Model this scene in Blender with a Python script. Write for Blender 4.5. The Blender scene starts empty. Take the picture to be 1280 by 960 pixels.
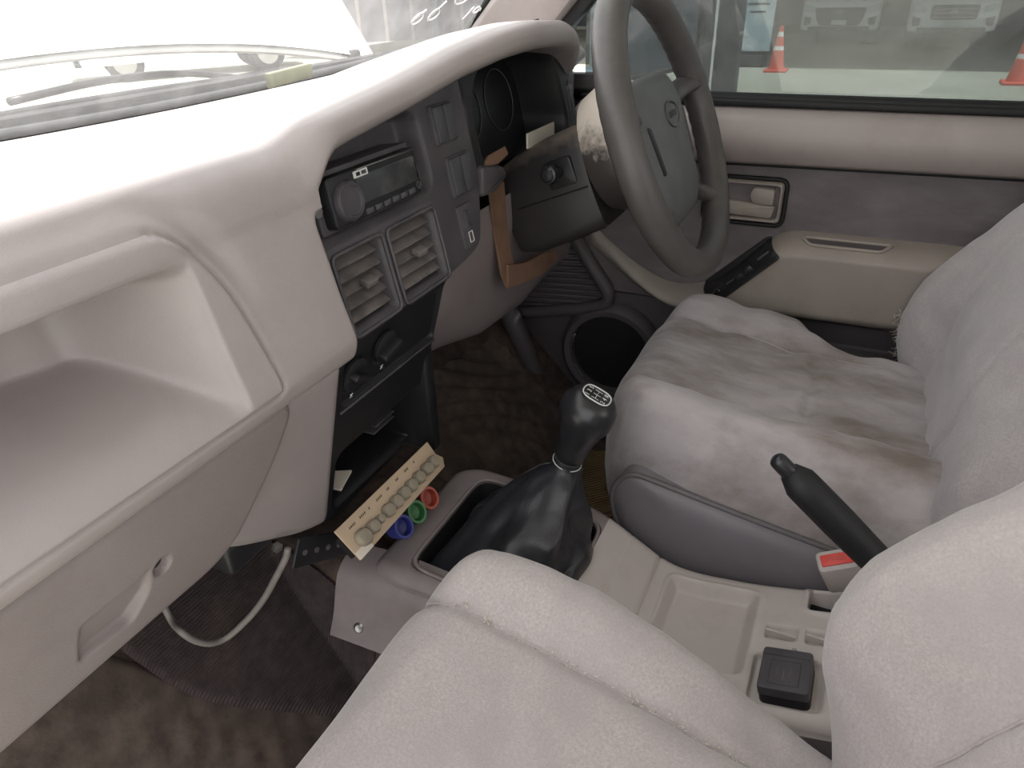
import bpy, bmesh, math, random
import numpy as np
from mathutils import Matrix, Vector
random.seed(7)
rng = np.random.default_rng(7)
SC = bpy.context.scene
COL = SC.collection

# ------------------------------------------------------------------ camera, world, sun, exposure
cd = bpy.data.cameras.new('camera'); cam = bpy.data.objects.new('camera', cd); COL.objects.link(cam)
cd.sensor_width = 36.0; cd.lens = 890.0 / 1280.0 * 36.0; cd.clip_start = 0.02; cd.clip_end = 500
_r = Vector((0.42847, -0.90309, -0.02887)); _u = Vector((0.45908, 0.19007, 0.86783)); _f = Vector((0.77824, 0.38509, -0.49603))
cam.matrix_world = Matrix(((_r.x, _u.x, -_f.x, -0.66), (_r.y, _u.y, -_f.y, 0.0), (_r.z, _u.z, -_f.z, 0.95), (0, 0, 0, 1)))
SC.camera = cam
W = bpy.data.worlds.new('world'); SC.world = W; W.use_nodes = True
bg = W.node_tree.nodes['Background']; bg.inputs[0].default_value = (0.965, 0.955, 0.965, 1); bg.inputs[1].default_value = 2.6
sl = bpy.data.lights.new('sun', 'SUN'); sl.energy = 15.0; sl.angle = math.radians(3); sl.color = (1.0, 0.98, 0.96)
sun = bpy.data.objects.new('sun', sl); COL.objects.link(sun)
sun.rotation_euler = Vector((0.015, -0.22, 0.97)).to_track_quat('Z', 'Y').to_euler()
SC.view_settings.view_transform = 'Standard'; SC.view_settings.look = 'None'
SC.view_settings.gamma = 1.0; SC.view_settings.use_curve_mapping = False
SC.view_settings.exposure = -0.08
SC.cycles.use_denoising = True
SC.cycles.max_bounces = 8; SC.cycles.diffuse_bounces = 5; SC.cycles.transparent_max_bounces = 12
SC.cycles.sample_clamp_indirect = 4.0

# ------------------------------------------------------------------ materials
def lin(c):
    if max(c) > 1.0: c = [v / 255.0 for v in c]
    return tuple((v / 12.92 if v <= 0.04045 else ((v + 0.055) / 1.055) ** 2.4) for v in c) + (1.0,)

def mat(name, col, rough=0.6, var=0.08, vscale=18.0, col2=None, thr=(0.45, 0.7), dscale=6.0, bump=0.0, bscale=400.0,
        metal=0.0, spec=0.4, sheen=0.0, stretch=None, wave=None, coat=0.0, emit=None):
    m = bpy.data.materials.new(name); m.use_nodes = True
    nt = m.node_tree; b = nt.nodes['Principled BSDF']; L = nt.links
    tc = nt.nodes.new('ShaderNodeTexCoord'); src = tc.outputs['Object']
    if stretch:
        mp = nt.nodes.new('ShaderNodeMapping'); mp.inputs['Scale'].default_value = stretch
        L.new(src, mp.inputs[0]); src2 = mp.outputs[0]
    else: src2 = src
    c = lin(col)
    n1 = nt.nodes.new('ShaderNodeTexNoise'); n1.inputs['Scale'].default_value = vscale; n1.inputs['Detail'].default_value = 6
    L.new(src2, n1.inputs['Vector'])
    r1 = nt.nodes.new('ShaderNodeValToRGB')
    r1.color_ramp.elements[0].position = 0.3; r1.color_ramp.elements[1].position = 0.7
    r1.color_ramp.elements[0].color = tuple(v * (1 - var) for v in c[:3]) + (1,)
    r1.color_ramp.elements[1].color = tuple(min(1, v * (1 + var)) for v in c[:3]) + (1,)
    L.new(n1.outputs['Fac'], r1.inputs[0]); out = r1.outputs[0]
    if col2 is not None:
        n2 = nt.nodes.new('ShaderNodeTexNoise'); n2.inputs['Scale'].default_value = dscale; n2.inputs['Detail'].default_value = 8
        n2.inputs['Roughness'].default_value = 0.62
        L.new(src2, n2.inputs['Vector'])
        r2 = nt.nodes.new('ShaderNodeValToRGB'); r2.color_ramp.elements[0].position = thr[0]; r2.color_ramp.elements[1].position = thr[1]
        L.new(n2.outputs['Fac'], r2.inputs[0])
        mx = nt.nodes.new('ShaderNodeMix'); mx.data_type = 'RGBA'
        L.new(r2.outputs[0], mx.inputs[0]); L.new(out, mx.inputs[6]); mx.inputs[7].default_value = lin(col2); out = mx.outputs[2]
    L.new(out, b.inputs['Base Color'])
    b.inputs['Roughness'].default_value = rough; b.inputs['Metallic'].default_value = metal
    b.inputs['Specular IOR Level'].default_value = spec
    if sheen:
        b.inputs['Sheen Weight'].default_value = sheen; b.inputs['Sheen Roughness'].default_value = 0.5
    if coat: b.inputs['Coat Weight'].default_value = coat; b.inputs['Coat Roughness'].default_value = 0.1
    if emit: b.inputs['Emission Color'].default_value = lin(emit[0]); b.inputs['Emission Strength'].default_value = emit[1]
    h = None
    if wave:                                                   # (scale, direction, strength)
        w = nt.nodes.new('ShaderNodeTexWave'); w.inputs['Scale'].default_value = wave[0]; w.bands_direction = wave[1]
        w.inputs['Distortion'].default_value = wave[3] if len(wave) > 3 else 0.5
        L.new(src, w.inputs['Vector']); bw = nt.nodes.new('ShaderNodeBump'); bw.inputs['Strength'].default_value = wave[2]; bw.inputs['Distance'].default_value = 0.003
        L.new(w.outputs['Fac'], bw.inputs['Height']); h = bw.outputs[0]
    if bump:
        n3 = nt.nodes.new('ShaderNodeTexNoise'); n3.inputs['Scale'].default_value = bscale; n3.inputs['Detail'].default_value = 3
        L.new(src, n3.inputs['Vector']); bp = nt.nodes.new('ShaderNodeBump'); bp.inputs['Strength'].default_value = bump; bp.inputs['Distance'].default_value = 0.001
        L.new(n3.outputs['Fac'], bp.inputs['Height'])
        if h: L.new(h, bp.inputs['Normal'])
        h = bp.outputs[0]
    if h: L.new(h, b.inputs['Normal'])
    return m

def glass_mat(name, tint, dust, dustcol=(0.8, 0.8, 0.78), gl=0.05):
    m = bpy.data.materials.new(name); m.use_nodes = True; nt = m.node_tree; L = nt.links; nt.nodes.clear()
    o = nt.nodes.new('ShaderNodeOutputMaterial'); tr = nt.nodes.new('ShaderNodeBsdfTransparent'); tr.inputs[0].default_value = tint + (1,)
    g = nt.nodes.new('ShaderNodeBsdfGlossy'); g.inputs['Roughness'].default_value = 0.02; g.inputs[0].default_value = (1, 1, 1, 1)
    d = nt.nodes.new('ShaderNodeBsdfDiffuse'); d.inputs[0].default_value = dustcol + (1,)
    t2 = nt.nodes.new('ShaderNodeBsdfTranslucent'); t2.inputs[0].default_value = dustcol + (1,)
    ad = nt.nodes.new('ShaderNodeMixShader'); ad.inputs[0].default_value = 0.5; L.new(d.outputs[0], ad.inputs[1]); L.new(t2.outputs[0], ad.inputs[2])
    tc = nt.nodes.new('ShaderNodeTexCoord'); n = nt.nodes.new('ShaderNodeTexNoise'); n.inputs['Scale'].default_value = 14; n.inputs['Detail'].default_value = 9; n.inputs['Roughness'].default_value = 0.75
    L.new(tc.outputs['Object'], n.inputs['Vector'])
    mr = nt.nodes.new('ShaderNodeMapRange'); mr.inputs[1].default_value = 0.3; mr.inputs[2].default_value = 0.75; mr.inputs[3].default_value = dust * 0.5; mr.inputs[4].default_value = dust * 1.6
    L.new(n.outputs['Fac'], mr.inputs[0])
    m1 = nt.nodes.new('ShaderNodeMixShader'); m1.inputs[0].default_value = gl
    L.new(tr.outputs[0], m1.inputs[1]); L.new(g.outputs[0], m1.inputs[2])
    m2 = nt.nodes.new('ShaderNodeMixShader'); L.new(mr.outputs[0], m2.inputs[0]); L.new(m1.outputs[0], m2.inputs[1]); L.new(ad.outputs[0], m2.inputs[2])
    L.new(m2.outputs[0], o.inputs[0])
    return m

M = {}
M['dash'] = mat('dash_grey_plastic', (146, 138, 137), 0.40, 0.04, 9, (153, 146, 145), (0.5, 0.75), 7, bump=0.22, bscale=900, spec=0.5)
M['dash_low'] = mat('lower_dash_plastic', (130, 121, 120), 0.5, 0.05, 10, (120, 110, 109), (0.55, 0.8), 9, bump=0.3, bscale=700, spec=0.35)
M['facia'] = mat('dark_facia_plastic', (72, 69, 73), 0.5, 0.15, 25, (96, 92, 93), (0.55, 0.8), 20, bump=0.25, bscale=500, spec=0.4)
M['black'] = mat('black_plastic', (30, 30, 33), 0.42, 0.15, 30, (52, 50, 50), (0.6, 0.85), 22, bump=0.15, bscale=400)
M['blackmatte'] = mat('black_matte_void', (18, 18, 20), 0.8, 0.1)
M['slat'] = mat('dusty_vent_slat', (104, 98, 96), 0.55, 0.2, 40, (70, 66, 66), (0.5, 0.7), 30)
M['switch'] = mat('grey_rocker_plastic', (66, 66, 70), 0.45, 0.1, 40)
M['mark'] = mat('white_print', (200, 200, 198), 0.6, 0.03)
M['darkmark'] = mat('dark_print', (70, 58, 48), 0.7, 0.1)
M['screen'] = mat('radio_display_plastic', (52, 54, 56), 0.18, 0.1, 30, (84, 84, 82), (0.55, 0.75), 18, spec=0.6)
M['metal'] = mat('dull_metal', (150, 148, 146), 0.35, 0.1, 60, metal=0.9)
M['seat'] = mat('grey_velour', (166, 159, 157), 0.95, 0.13, 420, (155, 148, 148), (0.4, 0.75), 12, bump=0.5, bscale=650, sheen=0.35, spec=0.1)
M['seat2'] = mat('worn_blue_grey_velour', (172, 166, 167), 0.95, 0.12, 380, (154, 148, 150), (0.4, 0.72), 9, bump=0.5, bscale=600, sheen=0.35, spec=0.1)
M['seatworn'] = mat('stained_driver_velour', (164, 158, 159), 0.95, 0.08, 30, (118, 107, 101), (0.42, 0.66), 7, bump=0.5, bscale=600, sheen=0.3, spec=0.1, stretch=(1.7, 0.7, 1))
M['vinyl'] = mat('grey_vinyl_side', (110, 106, 111), 0.42, 0.06, 12, (118, 113, 114), (0.5, 0.8), 9, bump=0.1, bscale=250, spec=0.4)
M['piping'] = mat('grey_piping', (96, 92, 94), 0.5, 0.05)
M['console'] = mat('warm_grey_console_plastic', (182, 174, 170), 0.5, 0.04, 12, (168, 159, 151), (0.55, 0.8), 10, bump=0.25, bscale=600)
M['console_shaded'] = mat('shaded_console_plastic', (130, 121, 121), 0.5, 0.08, 12, (112, 104, 102), (0.5, 0.75), 9, bump=0.2, bscale=500)  # console plastic with shade on its front and flanks darkened into the colour
M['leather'] = mat('black_leatherette', (38, 38, 42), 0.36, 0.1, 30, (70, 66, 62), (0.62, 0.85), 14, bump=0.5, bscale=420, spec=0.5, wave=(9, 'DIAGONAL', 0.35, 9.0))
M['knob'] = mat('black_gloss_plastic', (34, 34, 37), 0.3, 0.08, 30, spec=0.5)
M['rubber'] = mat('black_rubber', (26, 26, 28), 0.6, 0.08)
M['carpet'] = mat('brown_carpet', (76, 66, 62), 1.0, 0.25, 60, (104, 88, 76), (0.5, 0.75), 12, bump=1.0, bscale=500, spec=0.05)
M['mat'] = mat('dark_ribbed_mat', (70, 62, 62), 0.95, 0.2, 60, (98, 84, 74), (0.52, 0.8), 9, bump=0.8, bscale=450, spec=0.1, wave=(110, 'Y', 0.5, 0.3))
M['rubbermat'] = mat('dusty_brown_rubber_mat', (80, 70, 64), 0.8, 0.2, 40, (108, 96, 88), (0.48, 0.72), 10, bump=0.6, bscale=160, spec=0.2)
M['straw'] = mat('woven_straw_mat', (128, 108, 78), 0.9, 0.15, 40, (104, 86, 62), (0.5, 0.7), 14, bump=0.6, bscale=200, wave=(60, 'DIAGONAL', 0.9, 0.4))
M['doorvinyl'] = mat('door_grey_vinyl', (150, 142, 139), 0.5, 0.05, 10, (138, 128, 126), (0.5, 0.8), 7, bump=0.25, bscale=500)
M['doorfabric'] = mat('door_grey_fabric', (112, 106, 108), 0.95, 0.14, 18, (96, 88, 90), (0.45, 0.7), 8, bump=0.6, bscale=500, sheen=0.2, spec=0.1, stretch=(1, 0.6, 1.6))
M['beigetrim'] = mat('beige_grey_armrest', (144, 136, 129), 0.45, 0.06, 12, (130, 121, 112), (0.5, 0.8), 9, bump=0.2, bscale=500)
M['doorlow'] = mat('dark_door_plastic', (78, 74, 76), 0.55, 0.08, 14)
M['seal'] = mat('black_seal', (20, 20, 22), 0.6, 0.08)
M['wheel'] = mat('worn_grey_steering_plastic', (74, 71, 70), 0.42, 0.1, 20, (88, 84, 80), (0.5, 0.8), 14, bump=0.2, bscale=500, spec=0.45)
M['horn'] = mat('horn_pad_plastic', (88, 90, 90), 0.5, 0.08, 20, (104, 106, 104), (0.5, 0.8), 12, bump=0.3, bscale=500)
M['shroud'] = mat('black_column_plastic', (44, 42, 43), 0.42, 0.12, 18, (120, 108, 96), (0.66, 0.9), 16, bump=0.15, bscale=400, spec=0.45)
M['brown'] = mat('brown_bracket', (122, 94, 76), 0.7, 0.12, 20, (94, 70, 54), (0.5, 0.75), 12)
M['paper'] = mat('cream_card', (206, 198, 186), 0.7, 0.04)
M['board'] = mat('beige_panel', (182, 162, 138), 0.55, 0.06, 20, (162, 140, 116), (0.55, 0.8), 16)
M['bknob'] = mat('dusty_grey_knob', (138, 130, 114), 0.55, 0.1, 50)
M['blue'] = mat('blue_plastic', (48, 52, 120), 0.4, 0.15, 60); M['green'] = mat('green_plastic', (66, 118, 72), 0.4, 0.15, 60)
M['red'] = mat('red_plastic', (168, 78, 62), 0.4, 0.15, 60); M['redbtn'] = mat('red_button', (222, 74, 66), 0.35, 0.06)
M['cable'] = mat('grey_cable', (128, 122, 118), 0.5, 0.15, 60)
M['whitepaint'] = mat('white_car_paint', (226, 228, 228), 0.25, 0.02, coat=0.5)
M['carpaint'] = mat('pale_teal_car_paint', (150, 172, 178), 0.3, 0.03, coat=0.5)
M['fence'] = mat('grey_sheet_fence', (112, 108, 112), 0.7, 0.15, 0.8)
M['hubsun'] = mat('hub_plastic_painted_sun', (60, 56, 55), 0.42, 0.12, 18, bump=0.15, bscale=400, spec=0.45)  # hub cover base; its sunlit patch is painted on below
def dusty(m, col, lo, hi):  # blends a paler colour onto upward faces, broken up by noise
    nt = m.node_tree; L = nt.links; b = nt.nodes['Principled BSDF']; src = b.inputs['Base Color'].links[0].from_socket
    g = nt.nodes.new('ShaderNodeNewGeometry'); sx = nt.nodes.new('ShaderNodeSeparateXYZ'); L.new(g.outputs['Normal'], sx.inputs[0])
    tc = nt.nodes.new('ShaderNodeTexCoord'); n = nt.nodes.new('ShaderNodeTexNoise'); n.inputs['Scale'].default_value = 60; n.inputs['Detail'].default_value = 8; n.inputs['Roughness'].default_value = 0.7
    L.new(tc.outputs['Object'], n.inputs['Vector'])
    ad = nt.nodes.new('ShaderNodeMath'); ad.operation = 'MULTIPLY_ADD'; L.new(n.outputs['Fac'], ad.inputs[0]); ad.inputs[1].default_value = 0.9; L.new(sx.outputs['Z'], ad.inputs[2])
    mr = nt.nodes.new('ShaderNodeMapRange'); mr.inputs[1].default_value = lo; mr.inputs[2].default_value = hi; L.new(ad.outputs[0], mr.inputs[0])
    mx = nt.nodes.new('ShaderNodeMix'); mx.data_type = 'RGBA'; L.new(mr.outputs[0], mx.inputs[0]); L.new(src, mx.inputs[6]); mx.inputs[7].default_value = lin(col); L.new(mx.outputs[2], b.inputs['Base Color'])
dusty(M['hubsun'], (205, 194, 182), 0.45, 0.85); dusty(M['shroud'], (120, 110, 102), 0.75, 1.5)  # hub: sunlight painted as a pale speckled patch; shroud: paler upward faces
M['tape'] = mat('grey_green_tape', (122, 124, 108), 0.6, 0.1, 30)
M['headliner'] = mat('headliner_fabric', (214, 210, 204), 0.95, 0.03, bump=0.4)
M['glassclear'] = glass_mat('windscreen_glass', (0.93, 0.95, 0.94), 0.17)
M['glasstint'] = glass_mat('tinted_side_glass', (0.40, 0.43, 0.43), 0.09, gl=0.04)
M['mirror'] = mat('dark_mirror_glass', (62, 72, 80), 0.08, 0.02, metal=0.9)
M['ground'] = mat('concrete_ground', (150, 150, 138), 0.9, 0.12, 0.8, (128, 128, 112), (0.45, 0.7), 0.35)
M['cone'] = mat('orange_cone', (214, 84, 62), 0.5, 0.05); M['white'] = mat('white_band', (230, 230, 228), 0.5, 0.02)
M['tyre'] = mat('tyre_rubber', (30, 30, 31), 0.8, 0.1); M['grille'] = mat('dark_grille', (60, 62, 66), 0.4, 0.1)
M['carglass'] = mat('dark_vehicle_glass', (40, 46, 50), 0.08, 0.02, spec=0.6)
M['lamp'] = mat('headlamp_lens', (190, 196, 198), 0.15, 0.1, 30, spec=0.7)
M['banner'] = mat('pale_blue_banner', (176, 200, 210), 0.6, 0.05, 3, (216, 226, 230), (0.45, 0.55), 2.5)
M['darkwall'] = mat('dark_shed_cladding', (62, 64, 66), 0.8, 0.15, 2)
M['post'] = mat('dark_post', (48, 52, 58), 0.6, 0.1)
M['plant'] = mat('hedge_green', (96, 108, 78), 0.8, 0.3, 8)

# ------------------------------------------------------------------ helpers
ROOT = {}
def A(p): return np.asarray(p, float)
def tag(o, label=None, cat=None, group=None, kind=None):
    if label: o['label'] = label
    if cat: o['category'] = cat
    if group: o['group'] = group
    if kind: o['kind'] = kind
    return o
def thing(name, label, cat, loc, group=None, kind=None):
    o = bpy.data.objects.new(name, None); COL.objects.link(o); o.location = loc; o.empty_display_size = 0.05
    ROOT[o.name] = A(loc)
    return tag(o, label, cat, group, kind)
def obj(name, V, F, m, parent=None, smooth=True, auto=None):
    V = A(V).reshape(-1, 3)
    off = ROOT.get(parent.name, np.zeros(3)) if parent is not None else V.mean(0)
    me = bpy.data.meshes.new(name); me.from_pydata((V - off).tolist(), [], [list(map(int, f)) for f in F]); me.update()
    me.materials.append(M[m] if isinstance(m, str) else m)
    if smooth: me.polygons.foreach_set('use_smooth', [True] * len(me.polygons))
    bm = bmesh.new(); bm.from_mesh(me); bmesh.ops.recalc_face_normals(bm, faces=bm.faces[:])
    if auto:
        ca = math.radians(auto)
        for e in bm.edges:
            if len(e.link_faces) == 2 and e.calc_face_angle(0) > ca: e.smooth = False
    bm.to_mesh(me); bm.free()
    o = bpy.data.objects.new(name, me); COL.objects.link(o)
    if parent is not None: o.parent = parent
    else: o.location = off
    ROOT[o.name] = off
    return o
def join(*parts):
    V, F, n = [], [], 0
    for v, f in parts:
        v = A(v).reshape(-1, 3); V.append(v); F += [[i + n for i in q] for q in f]; n += len(v)
    return np.concatenate(V), F
def gridVF(P, cu=False, cv=False, caps=False):
    P = A(P); nu, nv = P.shape[:2]; F = []
    for i in range(nu if cu else nu - 1):
        for j in range(nv if cv else nv - 1):
            a, b = i, (i + 1) % nu; c, d = j, (j + 1) % nv
            F.append((a * nv + c, b * nv + c, b * nv + d, a * nv + d))
    if caps and cv:
        F.append(tuple(range(nv))); F.append(tuple((nu - 1) * nv + k for k in range(nv - 1, -1, -1)))
    return P.reshape(-1, 3), F
def cr(pts, n, closed=False):
    """Catmull-Rom through points, n samples by chord parameter."""
    p = A(pts); k = len(p)
    if closed: q = np.concatenate([p[-1:], p, p[:2]])
    else: q = np.concatenate([2 * p[:1] - p[1:2], p, 2 * p[-1:] - p[-2:-1]])
    seg = k if closed else k - 1
    d = np.linalg.norm(np.diff(q[1:seg + 2], axis=0), axis=1); cum = np.concatenate([[0], np.cumsum(d)])
    t = np.linspace(0, cum[-1], n, endpoint=not closed)
    i = np.clip(np.searchsorted(cum, t, side='right') - 1, 0, seg - 1); u = ((t - cum[i]) / np.maximum(d[i], 1e-9))[:, None]
    a, b, c, e = q[i], q[i + 1], q[i + 2], q[i + 3]
    return 0.5 * ((2 * b) + (c - a) * u + (2 * a - 5 * b + 4 * c - e) * u ** 2 + (3 * b - a - 3 * c + e) * u ** 3)
def tubeVF(pts, r, n=10, closed=False, flat=None):
    p = A(pts); k = len(p); r = np.broadcast_to(A(r), (k,))
    if closed: T = np.roll(p, -1, 0) - np.roll(p, 1, 0)
    else: T = np.gradient(p, axis=0)
    T /= np.linalg.norm(T, axis=1)[:, None] + 1e-12
    up = A((0, 0, 1)) if abs(T[0][2]) < 0.9 else A((1, 0, 0)); P = []
    N = np.cross(T[0], up); N /= np.linalg.norm(N)
    for i in range(k):
        N = N - T[i] * (N @ T[i]); N /= np.linalg.norm(N) + 1e-12; B = np.cross(T[i], N)
        th = np.linspace(0, 2 * np.pi, n, endpoint=False)[:, None]; fl = flat if flat else 1.0
        P.append(p[i] + r[i] * (np.cos(th) * N + fl * np.sin(th) * B))
    return gridVF(P, closed, True, caps=not closed)
def tube(name, pts, r, m, parent=None, n=10, closed=False, flat=None):
    v, f = tubeVF(pts, r, n, closed, flat); return obj(name, v, f, m, parent)
def frame(o, un, up=(0, 0, 1)):
    """local frame: columns u (right), v (up), n (outward)"""
    un = A(un); un = un / np.linalg.norm(un); up = A(up); u = np.cross(up, un); u /= np.linalg.norm(u); v = np.cross(un, u)
    return A(o), u, v, un
def loc(fr, a, b, c=0.0):
    return fr[0] + np.multiply.outer(A(a), fr[1]) + np.multiply.outer(A(b), fr[2]) + np.multiply.outer(A(c), fr[3])
def rpoly(pts, r, n=5):
    """round polygon corners"""
    p = A(pts); k = len(p); out = []
    rr = np.broadcast_to(A(r), (k,))
    for i in range(k):
        a, b, c = p[i - 1], p[i], p[(i + 1) % k]
        u = a - b; v = c - b; lu, lv = np.linalg.norm(u), np.linalg.norm(v); u = u / lu; v = v / lv
        d = min(rr[i], lu * 0.49, lv * 0.49)
        if d < 1e-6: out.append(b); continue
        for t in np.linspace(0, 1, n + 1):
            out.append((1 - t) ** 2 * (b + u * d) + 2 * t * (1 - t) * b + t * t * (b + v * d))
    return A(out)
def rect(x0, x1, y0, y1, r=0.0, n=4):
    return rpoly([(x0, y0), (x1, y0), (x1, y1), (x0, y1)], r, n) if r else A([(x0, y0), (x1, y0), (x1, y1), (x0, y1)])
def prismVF(out, fr, d0, d1, bev=0.0):
    """extrude 2-D outline along n from d0 to d1 (d1 = front, bevelled)"""
    o = A(out); c = o.mean(0); rows = []
    def ring(b, d):
        if b:
            T = np.roll(o, -1, 0) - np.roll(o, 1, 0); T /= np.linalg.norm(T, axis=1)[:, None] + 1e-12
            N = np.stack([-T[:, 1], T[:, 0]], 1)
            area = 0.5 * np.sum(o[:, 0] * np.roll(o[:, 1], -1) - np.roll(o[:, 0], -1) * o[:, 1])
            q = o + N * b * (1 if area > 0 else -1)
        else: q = o
        return loc(fr, q[:, 0], q[:, 1], np.full(len(q), d))
    rows.append(ring(0, d0)); 
    if bev:
        s = 1 if d1 > d0 else -1
        rows += [ring(0, d1 - s * bev), ring(bev * 0.3, d1 - s * bev * 0.3), ring(bev, d1)]
    else: rows.append(ring(0, d1))
    return gridVF(rows, False, True, caps=True)
def prism(name, out, fr, d0, d1, m, parent=None, bev=0.0, auto=35):
    v, f = prismVF(out, fr, d0, d1, bev); return obj(name, v, f, m, parent, True, auto)
def boxVF(c, s, bev=0.0, R=None):
    bm = bmesh.new(); bmesh.ops.create_cube(bm, size=1.0)
    for v in bm.verts: v.co = Vector((v.co.x * s[0], v.co.y * s[1], v.co.z * s[2]))
    if bev: bmesh.ops.bevel(bm, geom=bm.edges[:], offset=bev, segments=3, affect='EDGES', profile=0.5)
    bm.verts.index_update()
    V = A([v.co[:] for v in bm.verts]); F = [[v.index for v in f.verts] for f in bm.faces]; bm.free()
    if R is not None: V = V @ A(R).T
    return V + A(c), F
def box(name, c, s, m, parent=None, bev=0.0, R=None):
    v, f = boxVF(c, s, bev, R); return obj(name, v, f, m, parent, True, 40)
def rotm(ax, deg): return np.array(Matrix.Rotation(math.radians(deg), 3, ax))
def latheVF(prof, fr, n=24, sx=1.0, sy=1.0):
    th = np.linspace(0, 2 * np.pi, n, endpoint=False); rows = []
    for r, h in prof: rows.append(loc(fr, r * sx * np.cos(th), r * sy * np.sin(th), np.full(n, h)))
    return gridVF(rows, False, True, caps=True)
def lathe(name, prof, fr, m, parent=None, n=24, sx=1.0, sy=1.0, auto=40):
    v, f = latheVF(prof, fr, n, sx, sy); return obj(name, v, f, m, parent, True, auto)
def ss(a, b, x):
    t = np.clip((x - a) / (b - a), 0, 1); return t * t * (3 - 2 * t)
def sdp(poly, X, Y):
    """signed distance to a polygon (negative inside)"""
    p = A(poly); X = A(X); Y = A(Y); d = np.full(X.shape, 1e9); s = np.ones(X.shape)
    for i in range(len(p)):
        a, b = p[i], p[i - 1]; ex, ey = b - a; wx, wy = X - a[0], Y - a[1]
        t = np.clip((wx * ex + wy * ey) / (ex * ex + ey * ey + 1e-15), 0, 1)
        d = np.minimum(d, (wx - ex * t) ** 2 + (wy - ey * t) ** 2)
        c1 = Y >= a[1]; c2 = Y < b[1]; c3 = ex * wy > ey * wx
        s = np.where((c1 & c2 & c3) | (~c1 & ~c2 & ~c3), -s, s)
    return s * np.sqrt(d)
def sdl(pts, X, Y):
    """distance to an open polyline"""
    p = A(pts); d = np.full(A(X).shape, 1e9)
    for i in range(len(p) - 1):
        a, b = p[i], p[i + 1]; e = b - a; wx, wy = X - a[0], Y - a[1]
        t = np.clip((wx * e[0] + wy * e[1]) / (e @ e + 1e-15), 0, 1)
        d = np.minimum(d, (wx - e[0] * t) ** 2 + (wy - e[1] * t) ** 2)
    return np.sqrt(d)
def hfield(name, us, vs, keep, fun, to3, m, parent, smooth=True):
    """surface over a (u,v) grid, cut to keep(u,v) < 0 with its border snapped on to the zero line"""
    U, V = np.meshgrid(us, vs, indexing='ij')
    if keep is not None:
        for _ in range(1):
            S = keep(U, V); ins = S < 0
            q = ins[:-1, :-1].astype(int) + ins[1:, :-1] + ins[1:, 1:] + ins[:-1, 1:]
            fk = q >= 1
            use = np.zeros(U.shape, bool); use[:-1, :-1] |= fk; use[1:, :-1] |= fk; use[1:, 1:] |= fk; use[:-1, 1:] |= fk
            e = 1e-4; gu = (keep(U + e, V) - keep(U - e, V)) / (2 * e); gv = (keep(U, V + e) - keep(U, V - e)) / (2 * e)
            mv = use & ~ins; U = np.where(mv, U - S * gu, U); V = np.where(mv, V - S * gv, V)
    else: fk = np.ones((len(us) - 1, len(vs) - 1), bool); use = np.ones(U.shape, bool)
    P = to3(U, V, fun(U, V)); idx = -np.ones(U.shape, int); idx[use] = np.arange(use.sum())
    I, J = np.nonzero(fk)
    F = np.stack([idx[I, J], idx[I + 1, J], idx[I + 1, J + 1], idx[I, J + 1]], 1)
    return obj(name, P[use], F.tolist(), m, parent, smooth)
def text(name, s, size, fr, m, parent, depth=0.0004, flip=False):
    cu = bpy.data.curves.new('t', 'FONT'); cu.body = s; cu.size = size; cu.align_x = 'CENTER'; cu.align_y = 'CENTER'; cu.extrude = depth; cu.resolution_u = 2
    to = bpy.data.objects.new('t', cu); COL.objects.link(to)
    me = bpy.data.meshes.new_from_object(to.evaluated_get(bpy.context.evaluated_depsgraph_get()))
    V = A([v.co[:] for v in me.vertices]); F = [list(p.vertices) for p in me.polygons]
    bpy.data.objects.remove(to); bpy.data.curves.remove(cu); bpy.data.meshes.remove(me)
    if flip: V[:, 0] *= -1
    return obj(name, loc(fr, V[:, 0], V[:, 1], V[:, 2]), F, m, parent, False)
def copy_of(src, parent, dloc=(0, 0, 0)):
    c = src.copy(); COL.objects.link(c); c.parent = parent; c.location = Vector(src.location) + Vector(dloc); ROOT[c.name] = ROOT[src.name]
    return c
xz = lambda U, V, D: np.stack([U, D, V], -1)       # surface facing the cabin rear: u = x, v = z, D = y
yz = lambda U, V, D: np.stack([D, U, V], -1)       # surface facing sideways: u = y, v = z, D = x
xy = lambda U, V, D: np.stack([U, V, D], -1)       # surface facing up: u = x, v = y, D = z

# ------------------------------------------------------------------ the cab: floor, firewall, roof, pillars, glass
def floor_z(X, Y):
    z = np.where(Y > 0.42, np.minimum(0.03 + (Y - 0.45) * 1.07, 0.42), 0.0)
    z = np.maximum(z, 0.0) * ss(0.40, 0.47, Y)
    tun = 0.19 * (1 - ss(0.115, 0.20, np.abs(X))) + 0.08 * ss(0.35, 0.6, Y) * (1 - ss(0.115, 0.22, np.abs(X)))
    return np.maximum(z, tun) + 0.02 * ss(0.55, 0.66, np.abs(X))
o = hfield('floor', np.linspace(-0.70, 0.70, 141), np.linspace(-1.14, 0.84, 199), None,
           lambda X, Y: floor_z(X, Y) + 0.002 * np.sin(X * 70) * np.sin(Y * 55), xy, 'carpet', None)
tag(o, 'dirty brown carpet covering the cab floor and toe board', 'floor', kind='structure')
v, f = join(boxVF((0, 0.875, 0.60), (1.44, 0.03, 0.46)), boxVF((0, 1.05, 0.775), (1.40, 0.34, 0.03)))
o = obj('wall_front', v, f, 'blackmatte', None, False); tag(o, 'black firewall and cowl shelf ahead of the dashboard', 'wall', kind='structure')
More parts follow.
